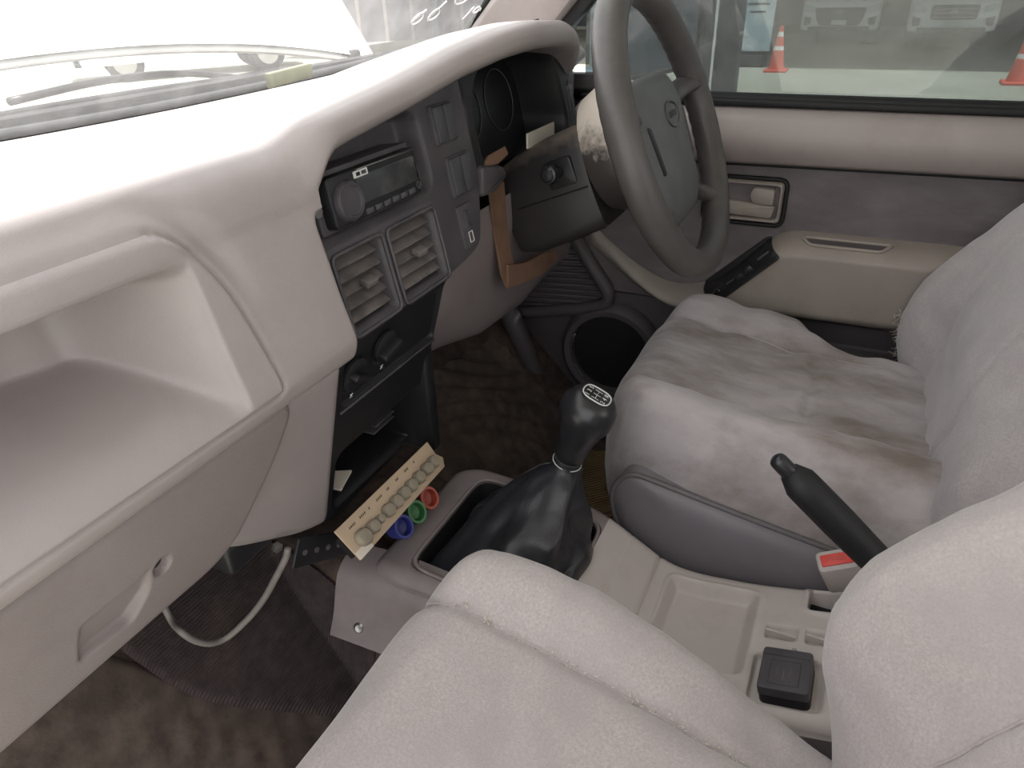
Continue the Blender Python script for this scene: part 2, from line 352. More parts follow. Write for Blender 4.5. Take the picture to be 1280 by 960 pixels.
v, f = join(boxVF((0, -1.16, 0.35), (1.44, 0.04, 0.70)), boxVF((0, -1.16, 1.23), (1.36, 0.04, 0.08)), boxVF((-0.66, -1.16, 0.94), (0.08, 0.04, 0.50)), boxVF((0.66, -1.16, 0.94), (0.08, 0.04, 0.50)),
            boxVF((0.70, -0.90, 0.36), (0.04, 0.50, 0.72)), boxVF((-0.70, -0.90, 0.36), (0.04, 0.50, 0.72)))
o = obj('wall_rear', v, f, 'headliner', None, False); tag(o, 'unseen grey rear wall of the cab, set back with openings added for fill light', 'wall', kind='structure')  # cab lengthened and openings widened behind the camera to let in rear light
U = np.linspace(-0.56, 0.68, 23); Vv = np.linspace(-1.18, 0.358, 19)
X, Y = np.meshgrid(U, Vv, indexing='ij'); zr = 1.28 - 0.05 * (X / 0.66) ** 2 - 0.02 * np.abs(Y / 1.18) ** 3
v, f = join(gridVF(np.stack([X, Y, zr], -1)), gridVF(np.stack([X, Y, zr + 0.03], -1)))
o = obj('ceiling', v, f, 'headliner'); tag(o, 'grey fabric roof lining over the seats', 'ceiling', kind='structure')

# windscreen
def ws(s, t):   # s -1..1 across, t 0..1 up
    x = s * (0.71 - 0.12 * t); yb = 0.80 - 0.08 * s * s; zb = 0.818 + 0.035 * s * s
    y = yb + (0.362 - 0.02 * s * s - yb) * t + 0.03 * math.sin(math.pi * t); z = zb + (1.262 - 0.04 * s * s - zb) * t + 0.03 * math.sin(math.pi * t)
    return (x, y, z)
P = [[ws(s, t) for t in np.linspace(0, 1, 13)] for s in np.linspace(-1, 1, 25)]
v, f = gridVF(P); o = obj('window_1', v, f, 'glassclear'); tag(o, 'dusty windscreen raked above the dashboard', 'windscreen', kind='structure')
seal = [ws(s, 0.0) for s in np.linspace(-1, 1, 40)]
tube('windscreen_seal', A(seal) + A((0, 0.006, 0.004)), 0.006, 'seal', o, 8)
ROOT  # windscreen pencil marks: white chalk strokes drawn on the glass
def wspt(x, t, lift=-0.003):
    s = x / (0.71 - 0.12 * t); return A(ws(s, t)) + A((0, lift * 0.7, lift))
strokes = [
    [(0.470, .115), (0.478, .135), (0.492, .14), (0.496, .122), (0.482, .108), (0.472, .115), (0.498, .148)],
    [(0.512, .118), (0.520, .138), (0.534, .143), (0.538, .125), (0.524, .112), (0.514, .118), (0.545, .165)],
    [(0.582, .175), (0.570, .165), (0.576, .150), (0.594, .150), (0.602, .158)],
    [(0.618, .090), (0.636, .125), (0.630, .118)],
    [(0.640, .108), (0.646, .122), (0.656, .122), (0.655, .110), (0.645, .104), (0.640, .108)],
    [(0.660, .108), (0.664, .124), (0.668, .110), (0.674, .124), (0.678, .112), (0.684, .126)]]
cm = thing('chalk_writing', 'white handwritten marks on the windscreen near the driver pillar', 'writing', wspt(0.57, .13))
for st in strokes:
    tube('chalk_stroke', cr([wspt(x, t) for x, t in st], 24), 0.0014, 'mark', cm, 5)

# pillar trims on the driver side
frp = (A((0.70, 0, 0)), A((0, 1, 0)), A((0, 0, 1)), A((-1, 0, 0)))
o = prism('trim_1', [(0.725, 0.83), (0.725, 0.862), (0.335, 1.265), (0.18, 1.265), (0.545, 0.875), (0.56, 0.83)], frp, 0.0, 0.045, 'doorvinyl', None, 0.012)
tag(o, 'grey plastic windscreen pillar trim above the instrument hood', 'trim', kind='structure')
o = tube('pillar_seal', [(0.672, 0.735, 0.855), (0.665, 0.545, 1.05), (0.645, 0.34, 1.26)], 0.010, 'seal', o, 8)
o = prism('trim_2', [(0.575, 0.70), (0.535, 0.70), (0.530, 0.86), (0.145, 1.265), (0.20, 1.265), (0.575, 0.88)], frp, -0.01, 0.014, 'seal', None, 0.003)
tag(o, 'black door window frame behind the windscreen pillar', 'trim', kind='structure')
v, f = join(boxVF((0.69, -0.63, 0.62), (0.06, 0.10, 1.24), 0.01))
o = obj('trim_3', v, f, 'doorvinyl'); tag(o, 'grey rear door pillar beside the driver seat', 'trim', kind='structure')
o = box('trim_4', (0.70, -0.05, 1.245), (0.07, 1.1, 0.05), 'seal', None, 0.01); tag(o, 'black door frame rail under the roof', 'trim', kind='structure')

o = box('wall_right', (0.715, 0.67, 0.39), (0.03, 0.46, 0.80), 'doorlow', None, 0.004); tag(o, 'dark side wall of the driver footwell ahead of the door', 'wall', kind='structure')

# ------------------------------------------------------------------ dashboard
dash = thing('dashboard', 'long grey plastic dashboard running under the windscreen', 'dashboard', (0, 0.55, 0.35))
def ybase(x): return 0.80 - 0.08 * (x / 0.71) ** 2 - 0.005
def zbase(x): return 0.816 + 0.035 * (x / 0.71) ** 2
TX = [-0.80, -0.175, -0.145, 0.0, 0.1, 0.2, 0.3, 0.40, 0.46, 0.50, 0.53, 0.58, 0.70]
TH = [0.833, 0.833, 0.846, 0.864, 0.882, 0.895, 0.899, 0.895, 0.882, 0.862, 0.838, 0.830, 0.840]
TY = [0.425, 0.425, 0.425, 0.425, 0.42, 0.412, 0.408, 0.41, 0.42, 0.435, 0.455, 0.485, 0.50]
TR = [0.05, 0.05, 0.018, 0.018, 0.019, 0.020, 0.020, 0.020, 0.020, 0.020, 0.02, 0.02, 0.02]
def smooth_tab(x, T):
    xs = np.linspace(-0.03, 0.03, 9); w = np.exp(-(xs / 0.018) ** 2); w /= w.sum()
    return sum(wi * np.interp(x + d, TX, T) for wi, d in zip(w, xs))
def top_rows(x):
    H, yl, r = smooth_tab(x, TH), smooth_tab(x, TY), smooth_tab(x, TR)
    yb, zb = ybase(x), zbase(x)
    pts = [(yb, zb - 0.02), (yb - 0.02, zb + 0.004), (yb - 0.09, zb + 0.010 + 0.12 * (H - 0.833))]
    ym = yl + 2.4 * r
    for k in (0.35, 0.62, 0.85):
        y = (yb - 0.09) + (ym - yb + 0.09) * k; pts.append((y, (zb + 0.012) + (H - zb - 0.012) * ss(0, 1, k * 0.9 + 0.1)))
    pts.append((ym, H))
    return A(pts), H, yl, r
tray = rpoly([(-0.90, 0.806), (-0.338, 0.806), (-0.318, 0.790), (-0.300, 0.760), (-0.290, 0.72), (-0.284, 0.675), (-0.284, 0.657), (-0.90, 0.659)],
             [0, 0.02, 0.03, 0.04, 0.05, 0.02, 0.012, 0])
def face_disp(X, Z):
    sd = sdp(tray, X, Z)
    d = 0.0035 * np.exp(-((sd) / 0.0022) ** 2)
    d += 0.006 * np.exp(-((sd - 0.014) / 0.010) ** 2) * ss(0.72, 0.805, Z) * ss(-0.002, 0.004, sd)
    d -= 0.004 * ss(0, -0.006, sd)
    top = ss(0.0, 0.016, 0.783 - Z); bot = np.clip((Z - 0.658) / 0.056, 0, 1) ** 1.7
    xr = -0.322 + 0 * Z
    rw = ss(0, 1, np.clip((xr - X) / 0.070, 0, 1)) ** 0.9; d += 0.100 * top * np.clip(-np.log(np.exp(-16 * bot) + np.exp(-16 * rw)) / 16 + 0.04, 0, 1) * ss(0, 0.02, np.minimum(bot, rw))
    d += 0.008 * ss(-0.39, -0.43, X) * ss(0.69, 0.72, Z) * top           # second step in the tray floor
    d += 0.045 * ss(-0.189, -0.170, X) ** 2 * ss(0.779, 0.758, Z)       # edge rolls into the centre panel
    return d
xs = np.concatenate([np.linspace(-0.76, -0.53, 24)[:-1], np.arange(-0.53, -0.1695, 0.002)])
rows = []
face = cr([(0.425, 0.783), (0.418, 0.755), (0.405, 0.70), (0.396, 0.668), (0.395, 0.655), (0.402, 0.640), (0.42, 0.632), (0.46, 0.63)], 112)
G = []
for x in xs:
    tp, H, yl, r = top_rows(x); tp = cr(tp, 26)
    a = np.linspace(0, math.pi / 2, 22)[1:]
    circ = np.stack([yl + r - r * np.sin(a), H - r + r * np.cos(a)], 1)
    arcs = np.concatenate([tp, [(yl + 1.6 * r, H)], circ, face[1:]])
    G.append(np.column_stack([np.full(len(arcs), x), arcs]))
G = A(G); disp = face_disp(G[..., 0], G[..., 2]); disp[:, :28] = 0; G[..., 1] += disp
xcol = np.where(G[..., 1] > 0, G[..., 0], 0)
sdg = sdp(tray, G[..., 0], G[..., 2]); rowi = np.arange(G.shape[1])
vv, ff = gridVF(G)
ins = (sdg < 0) & (rowi[None, :] > 28)
fa = A(ff).astype(int); inface = ins.reshape(-1)[fa].all(1)
def subset(v, f):
    f = A(f).astype(int); u, inv = np.unique(f, return_inverse=True); return v[u], inv.reshape(f.shape).tolist()
# driver-side brow and instrument hood share the pad
xb = np.concatenate([np.arange(-0.172, 0.56, 0.006), np.linspace(0.56, 0.70, 12)]); GB = []
for x in xb:
    tp, H, yl, r = top_rows(x); tp = cr(tp, 26); a = np.linspace(0, math.pi / 2, 14)[1:]
    circ = np.stack([yl + r - r * np.sin(a), H - r + r * np.cos(a)], 1); rr = r * 0.8
    und = A([(yl + 0.003, H - r - 0.006), (yl + 0.012, H - r - 0.012), (yl + 0.03, H - r - 0.015), (yl + 0.09, H - r - 0.017)])
    pr = np.concatenate([tp, [(yl + 1.6 * r, H)], circ, und]); GB.append(np.column_stack([np.full(len(pr), x), pr]))
pad = obj('dash_pad', *join(subset(vv, fa[~inface]), gridVF(GB)), 'dash', dash)
trp = obj('tray_panel', *subset(vv, fa[inface]), 'dash', dash); tag(trp, 'moulded grey tray panel scooped into the passenger side')

# glovebox door
gb_out = rpoly([(-0.80, 0.629), (-0.256, 0.629), (-0.248, 0.612), (-0.268, 0.565), (-0.315, 0.502), (-0.345, 0.488), (-0.80, 0.488)], [0, .01, .02, .06, .02, .02, 0])
latch = rpoly([(-0.479, 0.560), (-0.424, 0.560), (-0.412, 0.566), (-0.418, 0.535), (-0.436, 0.515), (-0.484, 0.520)], 0.006)
def gb_y(X, Z):
    sd = sdp(gb_out, X, Z); y = 0.418 + 0.30 * (0.629 - Z)
    y += 0.016 * (1 - np.sqrt(np.clip(1 - (1 - np.clip(-sd / 0.014, 0, 1)) ** 2, 0, 1)))
    y += 0.010 * ss(0, -0.006, sdp(latch, X, Z)) * ss(0.572, 0.518, Z)
    y += 0.010 * ss(0.009, 0.006, np.hypot(X + 0.405, (Z - 0.552)))
    return y
gx = np.concatenate([np.linspace(-0.76, -0.53, 16)[:-1], np.arange(-0.53, -0.244, 0.002)])
gbx = hfield('glovebox_door', gx, np.arange(0.486, 0.632, 0.002), lambda X, Z: sdp(gb_out, X, Z), gb_y, xz, 'dash_low', dash)
lathe('lock', [(0.0, 0.001), (0.0055, 0.001), (0.0065, -0.002)], frame((-0.405, 0.450, 0.552), (0, -0.95, -0.29)), 'black', gbx, 14)
# its underside
v, f = boxVF((-0.54, 0.55, 0.500), (0.46, 0.16, 0.012), 0.004); obj('glovebox_bin', v, f, 'dash_low', dash)

# lower trim beside the centre stack
lt_out = rpoly([(-0.285, 0.629), (-0.166, 0.629), (-0.166, 0.405), (-0.178, 0.392), (-0.215, 0.408), (-0.305, 0.468), (-0.335, 0.495), (-0.29, 0.56)], [0.01, 0, 0.012, 0.012, 0.03, 0.02, 0.02, 0.02])
def lt_y(X, Z):
    sd = sdp(lt_out, X, Z); e = np.clip(-sd / 0.02, 0, 1)
    y = 0.424 + 0.27 * (0.63 - Z) - 0.05 * (X + 0.166) * ss(0.63, 0.5, Z)
    return y + 0.022 * (1 - np.sqrt(np.clip(1 - (1 - e) ** 2, 0, 1))) * (Z < 0.625)
hfield('lower_trim', np.arange(-0.338, -0.163, 0.0025), np.arange(0.388, 0.632, 0.0025), lambda X, Z: sdp(lt_out, X, Z), lt_y, xz, 'dash', dash)

# dark centre panel with its openings
def cp_y(Z): return np.where(Z > 0.64, 0.447 + (Z - 0.73) * 0.20, 0.429 + (0.64 - Z) * 0.28)
cp_out = rpoly([(-0.176, 0.812), (-0.155, 0.826), (-0.12, 0.838), (0.0, 0.854), (0.1, 0.870), (0.185, 0.882), (0.180, 0.77), (0.165, 0.700), (0.138, 0.642), (0.045, 0.628), (0.040, 0.47), (0.030, 0.392), (-0.150, 0.380), (-0.170, 0.395), (-0.174, 0.62)], [0, 0.01, 0.01, 0.01, 0.01, 0, .03, .03, .02, .012, .03, .02, .015, .01, 0.02])
radio_open = rect(-0.160, 0.058, 0.738, 0.822, 0.018); vL = rect(-0.150, -0.072, 0.644, 0.720, 0.006); vR = rect(-0.058, 0.033, 0.644, 0.720, 0.006)
vfr = rect(-0.163, 0.046, 0.636, 0.733, 0.014); hv = rect(-0.160, 0.036, 0.552, 0.630, 0.01); pk = rect(-0.156, 0.026, 0.398, 0.486, 0.016)
def cpd(X, Z):
    y = cp_y(Z)
    y += 0.030 * ss(0.004, -0.010, sdp(radio_open, X, Z))
    y -= 0.006 * ss(0.002, -0.005, sdp(vfr, X, Z))
    for q in (vL, vR): y += 0.040 * ss(0.002, -0.004, sdp(q, X, Z))
    y += 0.006 * ss(0.0, -0.004, sdp(hv, X, Z))
    y += 0.110 * ss(0.002, -0.005, sdp(pk, X, Z))
    sd = sdp(cp_out, X, Z); y += 0.020 * (1 - np.sqrt(np.clip(1 - (1 - np.clip(-sd / 0.01, 0, 1)) ** 2, 0, 1))) * (X > 0.0)
    return y
cp = hfield('centre_panel', np.arange(-0.176, 0.188, 0.0018), np.arange(0.378, 0.878, 0.0018), lambda X, Z: np.maximum(sdp(cp_out, X, Z), 0.6355 - Z), cpd, xz, 'facia', dash)
hfield('heater_panel', np.arange(-0.176, 0.06, 0.0018), np.arange(0.378, 0.640, 0.0018), lambda X, Z: np.maximum(sdp(cp_out, X, Z), Z - 0.6355), cpd, xz, 'black', dash)
tag(cp, 'dark grey centre panel')
# return of the centre panel on the driver side
v, f = join(boxVF((0.03, 0.52, 0.51), (0.02, 0.12, 0.26), 0.004), boxVF((-0.06, 0.60, 0.44), (0.22, 0.02, 0.14)))
obj('panel_side', v, f, 'black', dash)
v, f = boxVF((-0.06, 0.70, 0.655), (1.26, 0.24, 0.27)); obj('dash_core', v, f, 'blackmatte', dash, False)
# air vents: frame bead, slats, thumb tab each
def pt(x, z, d=0.0): return A((x, cp_y(A(z)) - d, z))
nv = A((0, -0.98, 0.196))
for k, (x0, x1) in enumerate(((-0.150, -0.072), (-0.058, 0.033))):
    vt = tube('vent_frame', [pt(p[0], p[1], 0.0075) for p in rect(x0 - 0.003, x1 + 0.003, 0.641, 0.723, 0.008)], 0.0022, 'facia', dash, 6, True)
    for j, z in enumerate(np.linspace(0.655, 0.710, 5)):
        v, f = boxVF(((x0 + x1) / 2, float(cp_y(A(z))) + 0.010, z), (x1 - x0 - 0.002, 0.020, 0.0022), 0.0007, rotm('X', 30))
        obj('slat', v, f, 'slat', vt)
    for j, x in enumerate(np.linspace(x0 + 0.012, x1 - 0.012, 5)):
        box('vane', (x, 0.462, 0.682), (0.0014, 0.014, 0.070), 'black', vt)
    box('thumb_tab', ((x0 + x1) / 2 + 0.006, float(cp_y(A(0.683))) - 0.003, 0.683), (0.018, 0.012, 0.007), 'slat', vt, 0.0015, rotm('X', 15))
# rocker switches
def rocker(x0, x1, z0, z1, marks):
    fr = (pt((x0 + x1) / 2, (z0 + z1) / 2), A((1, 0, 0)), A((0, 0.196, 0.98)), nv); w, h = (x1 - x0) / 2, (z1 - z0) / 2
    s = prism('rocker_switch', rect(-w, w, -h, h, 0.004), fr, -0.008, 0.004, 'facia', dash, 0.002)
    for a, b in ((-w + 0.002, -0.001), (0.001, w - 0.002)):
        prism('rocker_key', rect(a, b, -h + 0.002, h - 0.002, 0.003), fr, 0.0, 0.008, 'switch', s, 0.0025)
    return s
rocker(0.082, 0.130, 0.778, 0.824, 0); rocker(0.092, 0.146, 0.715, 0.764, 0)
fr = (pt(0.108, 0.679), A((1, 0, 0)), A((0, 0.196, 0.98)), nv)
s = prism('dimmer_switch', rect(-0.017, 0.017, -0.027, 0.027, 0.003), fr, -0.006, 0.003, 'facia', dash, 0.0015)
prism('slider', rect(-0.005, 0.005, -0.002, 0.019, 0.001), fr, 0.002, 0.0055, 'switch', s, 0.001)
tube('window_mark', [loc(fr, a, b, 0.0035) for a, b in rect(-0.004, 0.005, -0.021, -0.008, 0.001)], 0.0006, 'mark', s, 5, True)
# heater controls
for x, z, ang in ((-0.081, 0.596, 20), (-0.137, 0.588, -30)):
    fr = frame((x, float(cp_y(A(z))) + 0.004, z), (0, -0.963, -0.27))
    kn = lathe('heater_dial', [(0.020, 0.0), (0.020, 0.004), (0.017, 0.006), (0.0, 0.006)], fr, 'black', dash, 28)
    a = math.radians(ang); c_, s_ = math.cos(a), math.sin(a); R2 = lambda q: np.stack([q[:, 0] * c_ - q[:, 1] * s_, q[:, 0] * s_ + q[:, 1] * c_], 1)
    prism('grip', R2(rect(-0.017, 0.017, -0.0045, 0.0045, 0.004)), fr, 0.005, 0.016, 'black', kn, 0.002)
    tube('dial_ring', [loc(fr, 0.0225 * math.cos(t), 0.0225 * math.sin(t), 0.001) for t in np.linspace(-2.6, -0.4, 14)], 0.0006, 'switch', kn, 5)
    for q in range(2): tube('dial_mark', [loc(fr, -0.002 + 0.004 * q, -0.027, 0.001), loc(fr, 0.002 - 0.004 * q, -0.032, 0.001)], 0.0006, 'mark', kn, 5)
box('plate_lip', (-0.062, 0.4545, 0.549), (0.196, 0.004, 0.003), 'facia', dash, 0.001)
# ribbed moulding inside the open lower pocket
v, f = join(*[boxVF((-0.005 + 0.006 * k, 0.545, 0.425 + 0.008 * k), (0.05, 0.05, 0.003), 0.001) for k in range(5)])
obj('pocket_ribs', v, f, 'facia', dash)
# instrument binnacle: dark bezel with a deep opening
ib_out = rpoly([(0.165, 0.700), (0.165, 0.88), (0.44, 0.895), (0.505, 0.855), (0.545, 0.825), (0.575, 0.775), (0.590, 0.735), (0.588, 0.700), (0.45, 0.690), (0.235, 0.700)], [.01, 0, 0, 0.03, .03, .03, .02, .02, .02, .01])
ib_in = rpoly([(0.205, 0.660), (0.188, 0.765), (0.195, 0.82), (0.245, 0.860), (0.40, 0.868), (0.462, 0.845), (0.478, 0.80), (0.488, 0.74), (0.455, 0.690), (0.44, 0.660)], [.01, .03, .03, .03, .03, .02, .03, .02, .02, .01])
def ibd(X, Z):
    y = 0.447 + (Z - 0.73) * 0.2 + 0.02 * ss(0.48, 0.60, X)
    y += 0.085 * ss(0.006, -0.016, sdp(ib_in, X, Z))
    y += 0.012 * ss(-0.0, -0.02, sdp(rect(0.500, 0.560, 0.725, 0.80, 0.02), X, Z))
    sd = sdp(ib_out, X, Z); y += 0.030 * (1 - np.sqrt(np.clip(1 - (1 - np.clip(-sd / 0.016, 0, 1)) ** 2, 0, 1))) * (X > 0.45)
    return y
bz = hfield('instrument_bezel', np.arange(0.160, 0.594, 0.0022), np.arange(0.688, 0.90, 0.0022), lambda X, Z: sdp(ib_out, X, Z), ibd, xz, 'black', dash)
tag(bz, 'dark instrument bezel with a deep dial opening')
fr = frame((0.34, 0.527, 0.775), (0, -0.98, 0.2))
gl = prism('dial_face', rpoly([(-0.13, -0.07), (-0.14, 0.04), (-0.09, 0.08), (0.06, 0.085), (0.125, 0.05), (0.13, -0.07)], 0.03), fr, -0.004, 0.0, 'black', bz, 0.001)
for cx_, rr_ in ((-0.055, 0.045), (0.055, 0.045)):
    tube('dial_ring', [loc(fr, cx_ + rr_ * math.cos(t), 0.01 + rr_ * math.sin(t), 0.001) for t in np.linspace(0, 6.283, 36, endpoint=False)], 0.0012, 'facia', gl, 5, True)
fr = frame((0.528, 0.4665, 0.765), (0.0, -0.98, 0.2))
s = prism('mirror_switch', rect(-0.016, 0.018, -0.026, 0.026, 0.004), fr, -0.004, 0.006, 'facia', bz, 0.002)
tube('switch_line', [loc(fr, a, b, 0.0063) for a, b in rect(-0.012, 0.0, -0.02, 0.02, 0.002)], 0.0006, 'switch', s, 5, True)
tube('switch_line', [loc(fr, 0.008 + 0.007 * math.cos(t), 0.004 + 0.016 * math.sin(t), 0.0063) for t in np.linspace(0, 6.283, 20, endpoint=False)], 0.0006, 'switch', s, 5, True)
# nub under the cluster and dash end
v, f = prismVF(rpoly([(0.165, 0.740), (0.225, 0.728), (0.236, 0.712), (0.20, 0.698), (0.160, 0.700)], .008), (A((0, 0.47, 0)), A((1, 0, 0)), A((0, 0, 1)), A((0, -1, 0))), -0.03, 0.032, 0.006)
obj('bezel_lug', v, f, 'facia', dash, True, 40)
v, f = join(boxVF((0.585, 0.60, 0.74), (0.03, 0.24, 0.14), 0.01), boxVF((0.64, 0.68, 0.69), (0.13, 0.16, 0.27), 0.02)); obj('dash_end', v, f, 'black', dash, True, 40)
# driver knee panel
Pk = []
for x in np.linspace(0.055, 0.64, 48):
    zb_ = np.interp(x, [0.05, 0.17, 0.28, 0.43, 0.52, 0.64], [0.478, 0.455, 0.425, 0.415, 0.425, 0.43]); zt = 0.668
    pr = cr([(0.470, zt), (0.468, 0.62), (0.482, 0.55), (0.505, zb_ + 0.035), (0.53, zb_ + 0.006), (0.58, zb_)], 22)
    Pk.append(np.column_stack([np.full(22, x), pr[:, 0] + 0.02 * ss(0.12, 0.05, x), pr[:, 1]]))
obj('knee_panel', *gridVF(Pk), 'dash_low', dash)

# ------------------------------------------------------------------ driver door
door = thing('door_1', 'closed driver door with grey trim and armrest beside the seat', 'door', (0.70, 0.0, 0.05), kind='structure')
arm = rpoly([(-0.60, 0.541), (0.085, 0.541), (0.118, 0.530), (0.205, 0.430), (0.29, 0.402), (0.38, 0.440), (0.475, 0.515), (0.475, 0.470), (0.38, 0.402), (0.29, 0.365), (0.17, 0.368), (0.10, 0.385), (-0.60, 0.40)],
            [0, .03, .03, .06, .05, .06, 0, 0, .06, .05, .05, .05, 0])
swp = rpoly([(0.128, 0.528), (0.096, 0.512), (0.196, 0.408), (0.236, 0.422)], 0.008)
cup = rpoly([(0.070, 0.549), (-0.078, 0.549), (-0.060, 0.528), (0.055, 0.530)], 0.006)
def zc(Y): return 0.6545 - 0.012 * (Y + 0.2)       # crease under the upper pad
def door_x(Y, Z):
    x = 0.682 + 0 * Y
    x -= 0.020 * ss(0, 0.010, Z - zc(Y)) + 0.024 * np.sin(np.pi * np.clip((Z - zc(Y)) / 0.095, 0, 1)) ** 0.8
    x += 0.030 * ss(0.728, 0.75, Z) ** 2
    x -= 0.050 * (1 - np.clip(np.abs(Z - 0.24) / 0.09, 0, 1) ** 4) * ss(0.34, 0.24, Y) * (Z < 0.33)
    sd = sdp(arm, Y, Z); e = np.clip(-sd / 0.028, 0, 1)
    x -= (0.058 * ss(0.46, 0.25, Y) + 0.012) * np.sqrt(np.clip(1 - (1 - e) ** 2, 0, 1))
    x -= 0.004 * ss(0.002, -0.002, sdp(swp, Y, Z))
    return x
ys = np.concatenate([np.linspace(-0.60, -0.30, 16)[:-1], np.arange(-0.30, 0.502, 0.0035)]); zs = np.arange(0.03, 0.7485, 0.0035)
hfield('upper_pad', ys, np.arange(0.64, 0.7515, 0.003), lambda Y, Z: zc(Y) - Z, door_x, yz, 'doorvinyl', door)
hfield('fabric_insert', ys, zs, lambda Y, Z: np.maximum(np.maximum(Z - zc(Y), 0.372 - Z), -sdp(arm, Y, Z)) + 0 * Y, lambda Y, Z: door_x(Y, Z) - 0.0, yz, 'doorfabric', door)
ar = hfield('armrest', ys, zs, lambda Y, Z: sdp(arm, Y, Z), door_x, yz, 'beigetrim', door)
hfield('lower_panel', ys, zs, lambda Y, Z: np.maximum(Z - 0.374, -sdp(arm, Y, Z)), door_x, yz, 'doorlow', door)
tube('crease_bead', [(door_x(A(y), A(zc(A(y)))) - 0.001, y, float(zc(A(y)))) for y in np.linspace(-0.6, 0.5, 40)], 0.003, 'seal', door, 6)
v, f = join(boxVF((0.716, -0.05, 0.40), (0.03, 1.10, 0.70), 0.01), boxVF((0.700, -0.05, 0.752), (0.05, 1.10, 0.012), 0.004))
obj('door_shell', v, f, 'seal', door, True, 40)
tube('window_seal', [(0.690, y, 0.757) for y in np.linspace(-0.6, 0.52, 20)], 0.010, 'seal', door, 8)
# inner handle
fh = (A((0.674, 0, 0)), A((0, -1, 0)), A((0, 0, 1)), A((-1, 0, 0)))     # u = rearward
def U_(q): q = A(q).copy(); q[:, 0] *= -1; return q
hb_ = rect(0.112, 0.250, 0.548, 0.626, 0.012); hb_in = rect(0.120, 0.243, 0.556, 0.618, 0.008)
def hfx(Y, Z):
    return 0.668 + 0.026 * ss(0.001, -0.005, sdp(hb_in, Y, Z)) + 0.012 * ss(-0.006, 0.0, sdp(hb_, Y, Z))
bz = hfield('handle_bezel', np.arange(0.110, 0.2525, 0.0015), np.arange(0.546, 0.6285, 0.0015), lambda Y, Z: sdp(hb_, Y, Z), hfx, yz, 'beigetrim', door)
tube('bezel_gasket', [(0.676, p[0], p[1]) for p in rect(0.110, 0.252, 0.546, 0.628, 0.014)], 0.004, 'seal', bz, 6, True)
prism('pull_lever', U_(rpoly([(0.128, 0.612), (0.165, 0.614), (0.172, 0.600), (0.165, 0.584), (0.128, 0.583)], 0.006)), fh, -0.016, 0.008, 'beigetrim', bz, 0.005)
prism('lock_bar', U_(rpoly([(0.124, 0.582), (0.242, 0.588), (0.242, 0.562), (0.130, 0.558)], 0.006)), fh, -0.018, 0.002, 'beigetrim', bz, 0.004)
# switch pad on the armrest slope
c0 = A((0.614, 0.166, 0.469)); sv = A((0, 0.70, -0.714)); nrm = A((-0.90, -0.31, -0.30)); nrm = A((-0.82, 0.41, 0.40)); fs = (c0, sv, np.cross(nrm, sv), nrm)
xin = lambda Y, Z: float(door_x(A(Y), A(Z)))
sp = hfield('switch_pad', np.arange(0.090, 0.242, 0.002), np.arange(0.40, 0.535, 0.002), lambda Y, Z: sdp(swp, Y, Z), lambda Y, Z: door_x(Y, Z) - 0.003, yz, 'black', door)
def on_arm(y, z, d=0.0): return (xin(y, z) - d, y, z)
for y, z, w in ((0.150, 0.478, 0.013), (0.162, 0.465, 0.013), (0.198, 0.430, 0.009)):
    box('window_switch', on_arm(y, z, 0.006), (0.014, 0.022 if w > 0.01 else 0.014, w), 'knob', sp, 0.003, rotm('X', -46))
for y, z in ((0.128, 0.506), (0.176, 0.452), (0.212, 0.418)):
    box('pad_ridge', on_arm(y, z, 0.003), (0.006, 0.024, 0.004), 'switch', sp, 0.001, rotm('X', -46))
cu_ = [(0.652, 0.072), (0.652, -0.074), (0.630, -0.058), (0.630, 0.056)]
def arm_top(x):
    q = (0.682 - x) / 0.070; return 0.541 - 0.028 * (1 - math.sqrt(max(0, 1 - q * q)))
gc = tube('grab_cup', [(p[0], p[1], arm_top(p[0]) + 0.001) for p in rpoly(cu_, 0.008)], 0.0032, 'beigetrim', ar, 6, True)
obj('cup_shade', [(p[0], p[1], arm_top(p[0]) + 0.0005) for p in rpoly(cu_, 0.008)], [list(range(len(rpoly(cu_, 0.008))))], 'doorlow', ar, False)  # flat dark patch on the armrest, painting the shade of a recess
# speaker and its ring low in the door front
fsx = (A((0.665, 0.415, 0.235)), A((0, -1, 0)), A((0, 0, 1)), A((-1, 0, 0)))
rg = lathe('speaker_ring', [(0.115, -0.02), (0.112, 0.004), (0.102, 0.014), (0.090, 0.012), (0.086, 0.0), (0.086, -0.01)], fsx, 'doorlow', door, 48)
lathe('speaker_cone', [(0.086, -0.004), (0.060, -0.016), (0.030, -0.022), (0.028, -0.010), (0.0, -0.006)], fsx, 'black', rg, 40)
tube('chrome_edge', [loc(fsx, 0.087 * math.cos(t), 0.087 * math.sin(t), 0.009) for t in np.linspace(2.7, 4.0, 20)], 0.0022, 'metal', rg, 6)
# side glass
o = box('window_2', (0.706, -0.05, 1.005), (0.005, 1.10, 0.50), 'glasstint'); tag(o, 'tinted dusty driver door window glass', 'window', kind='structure')
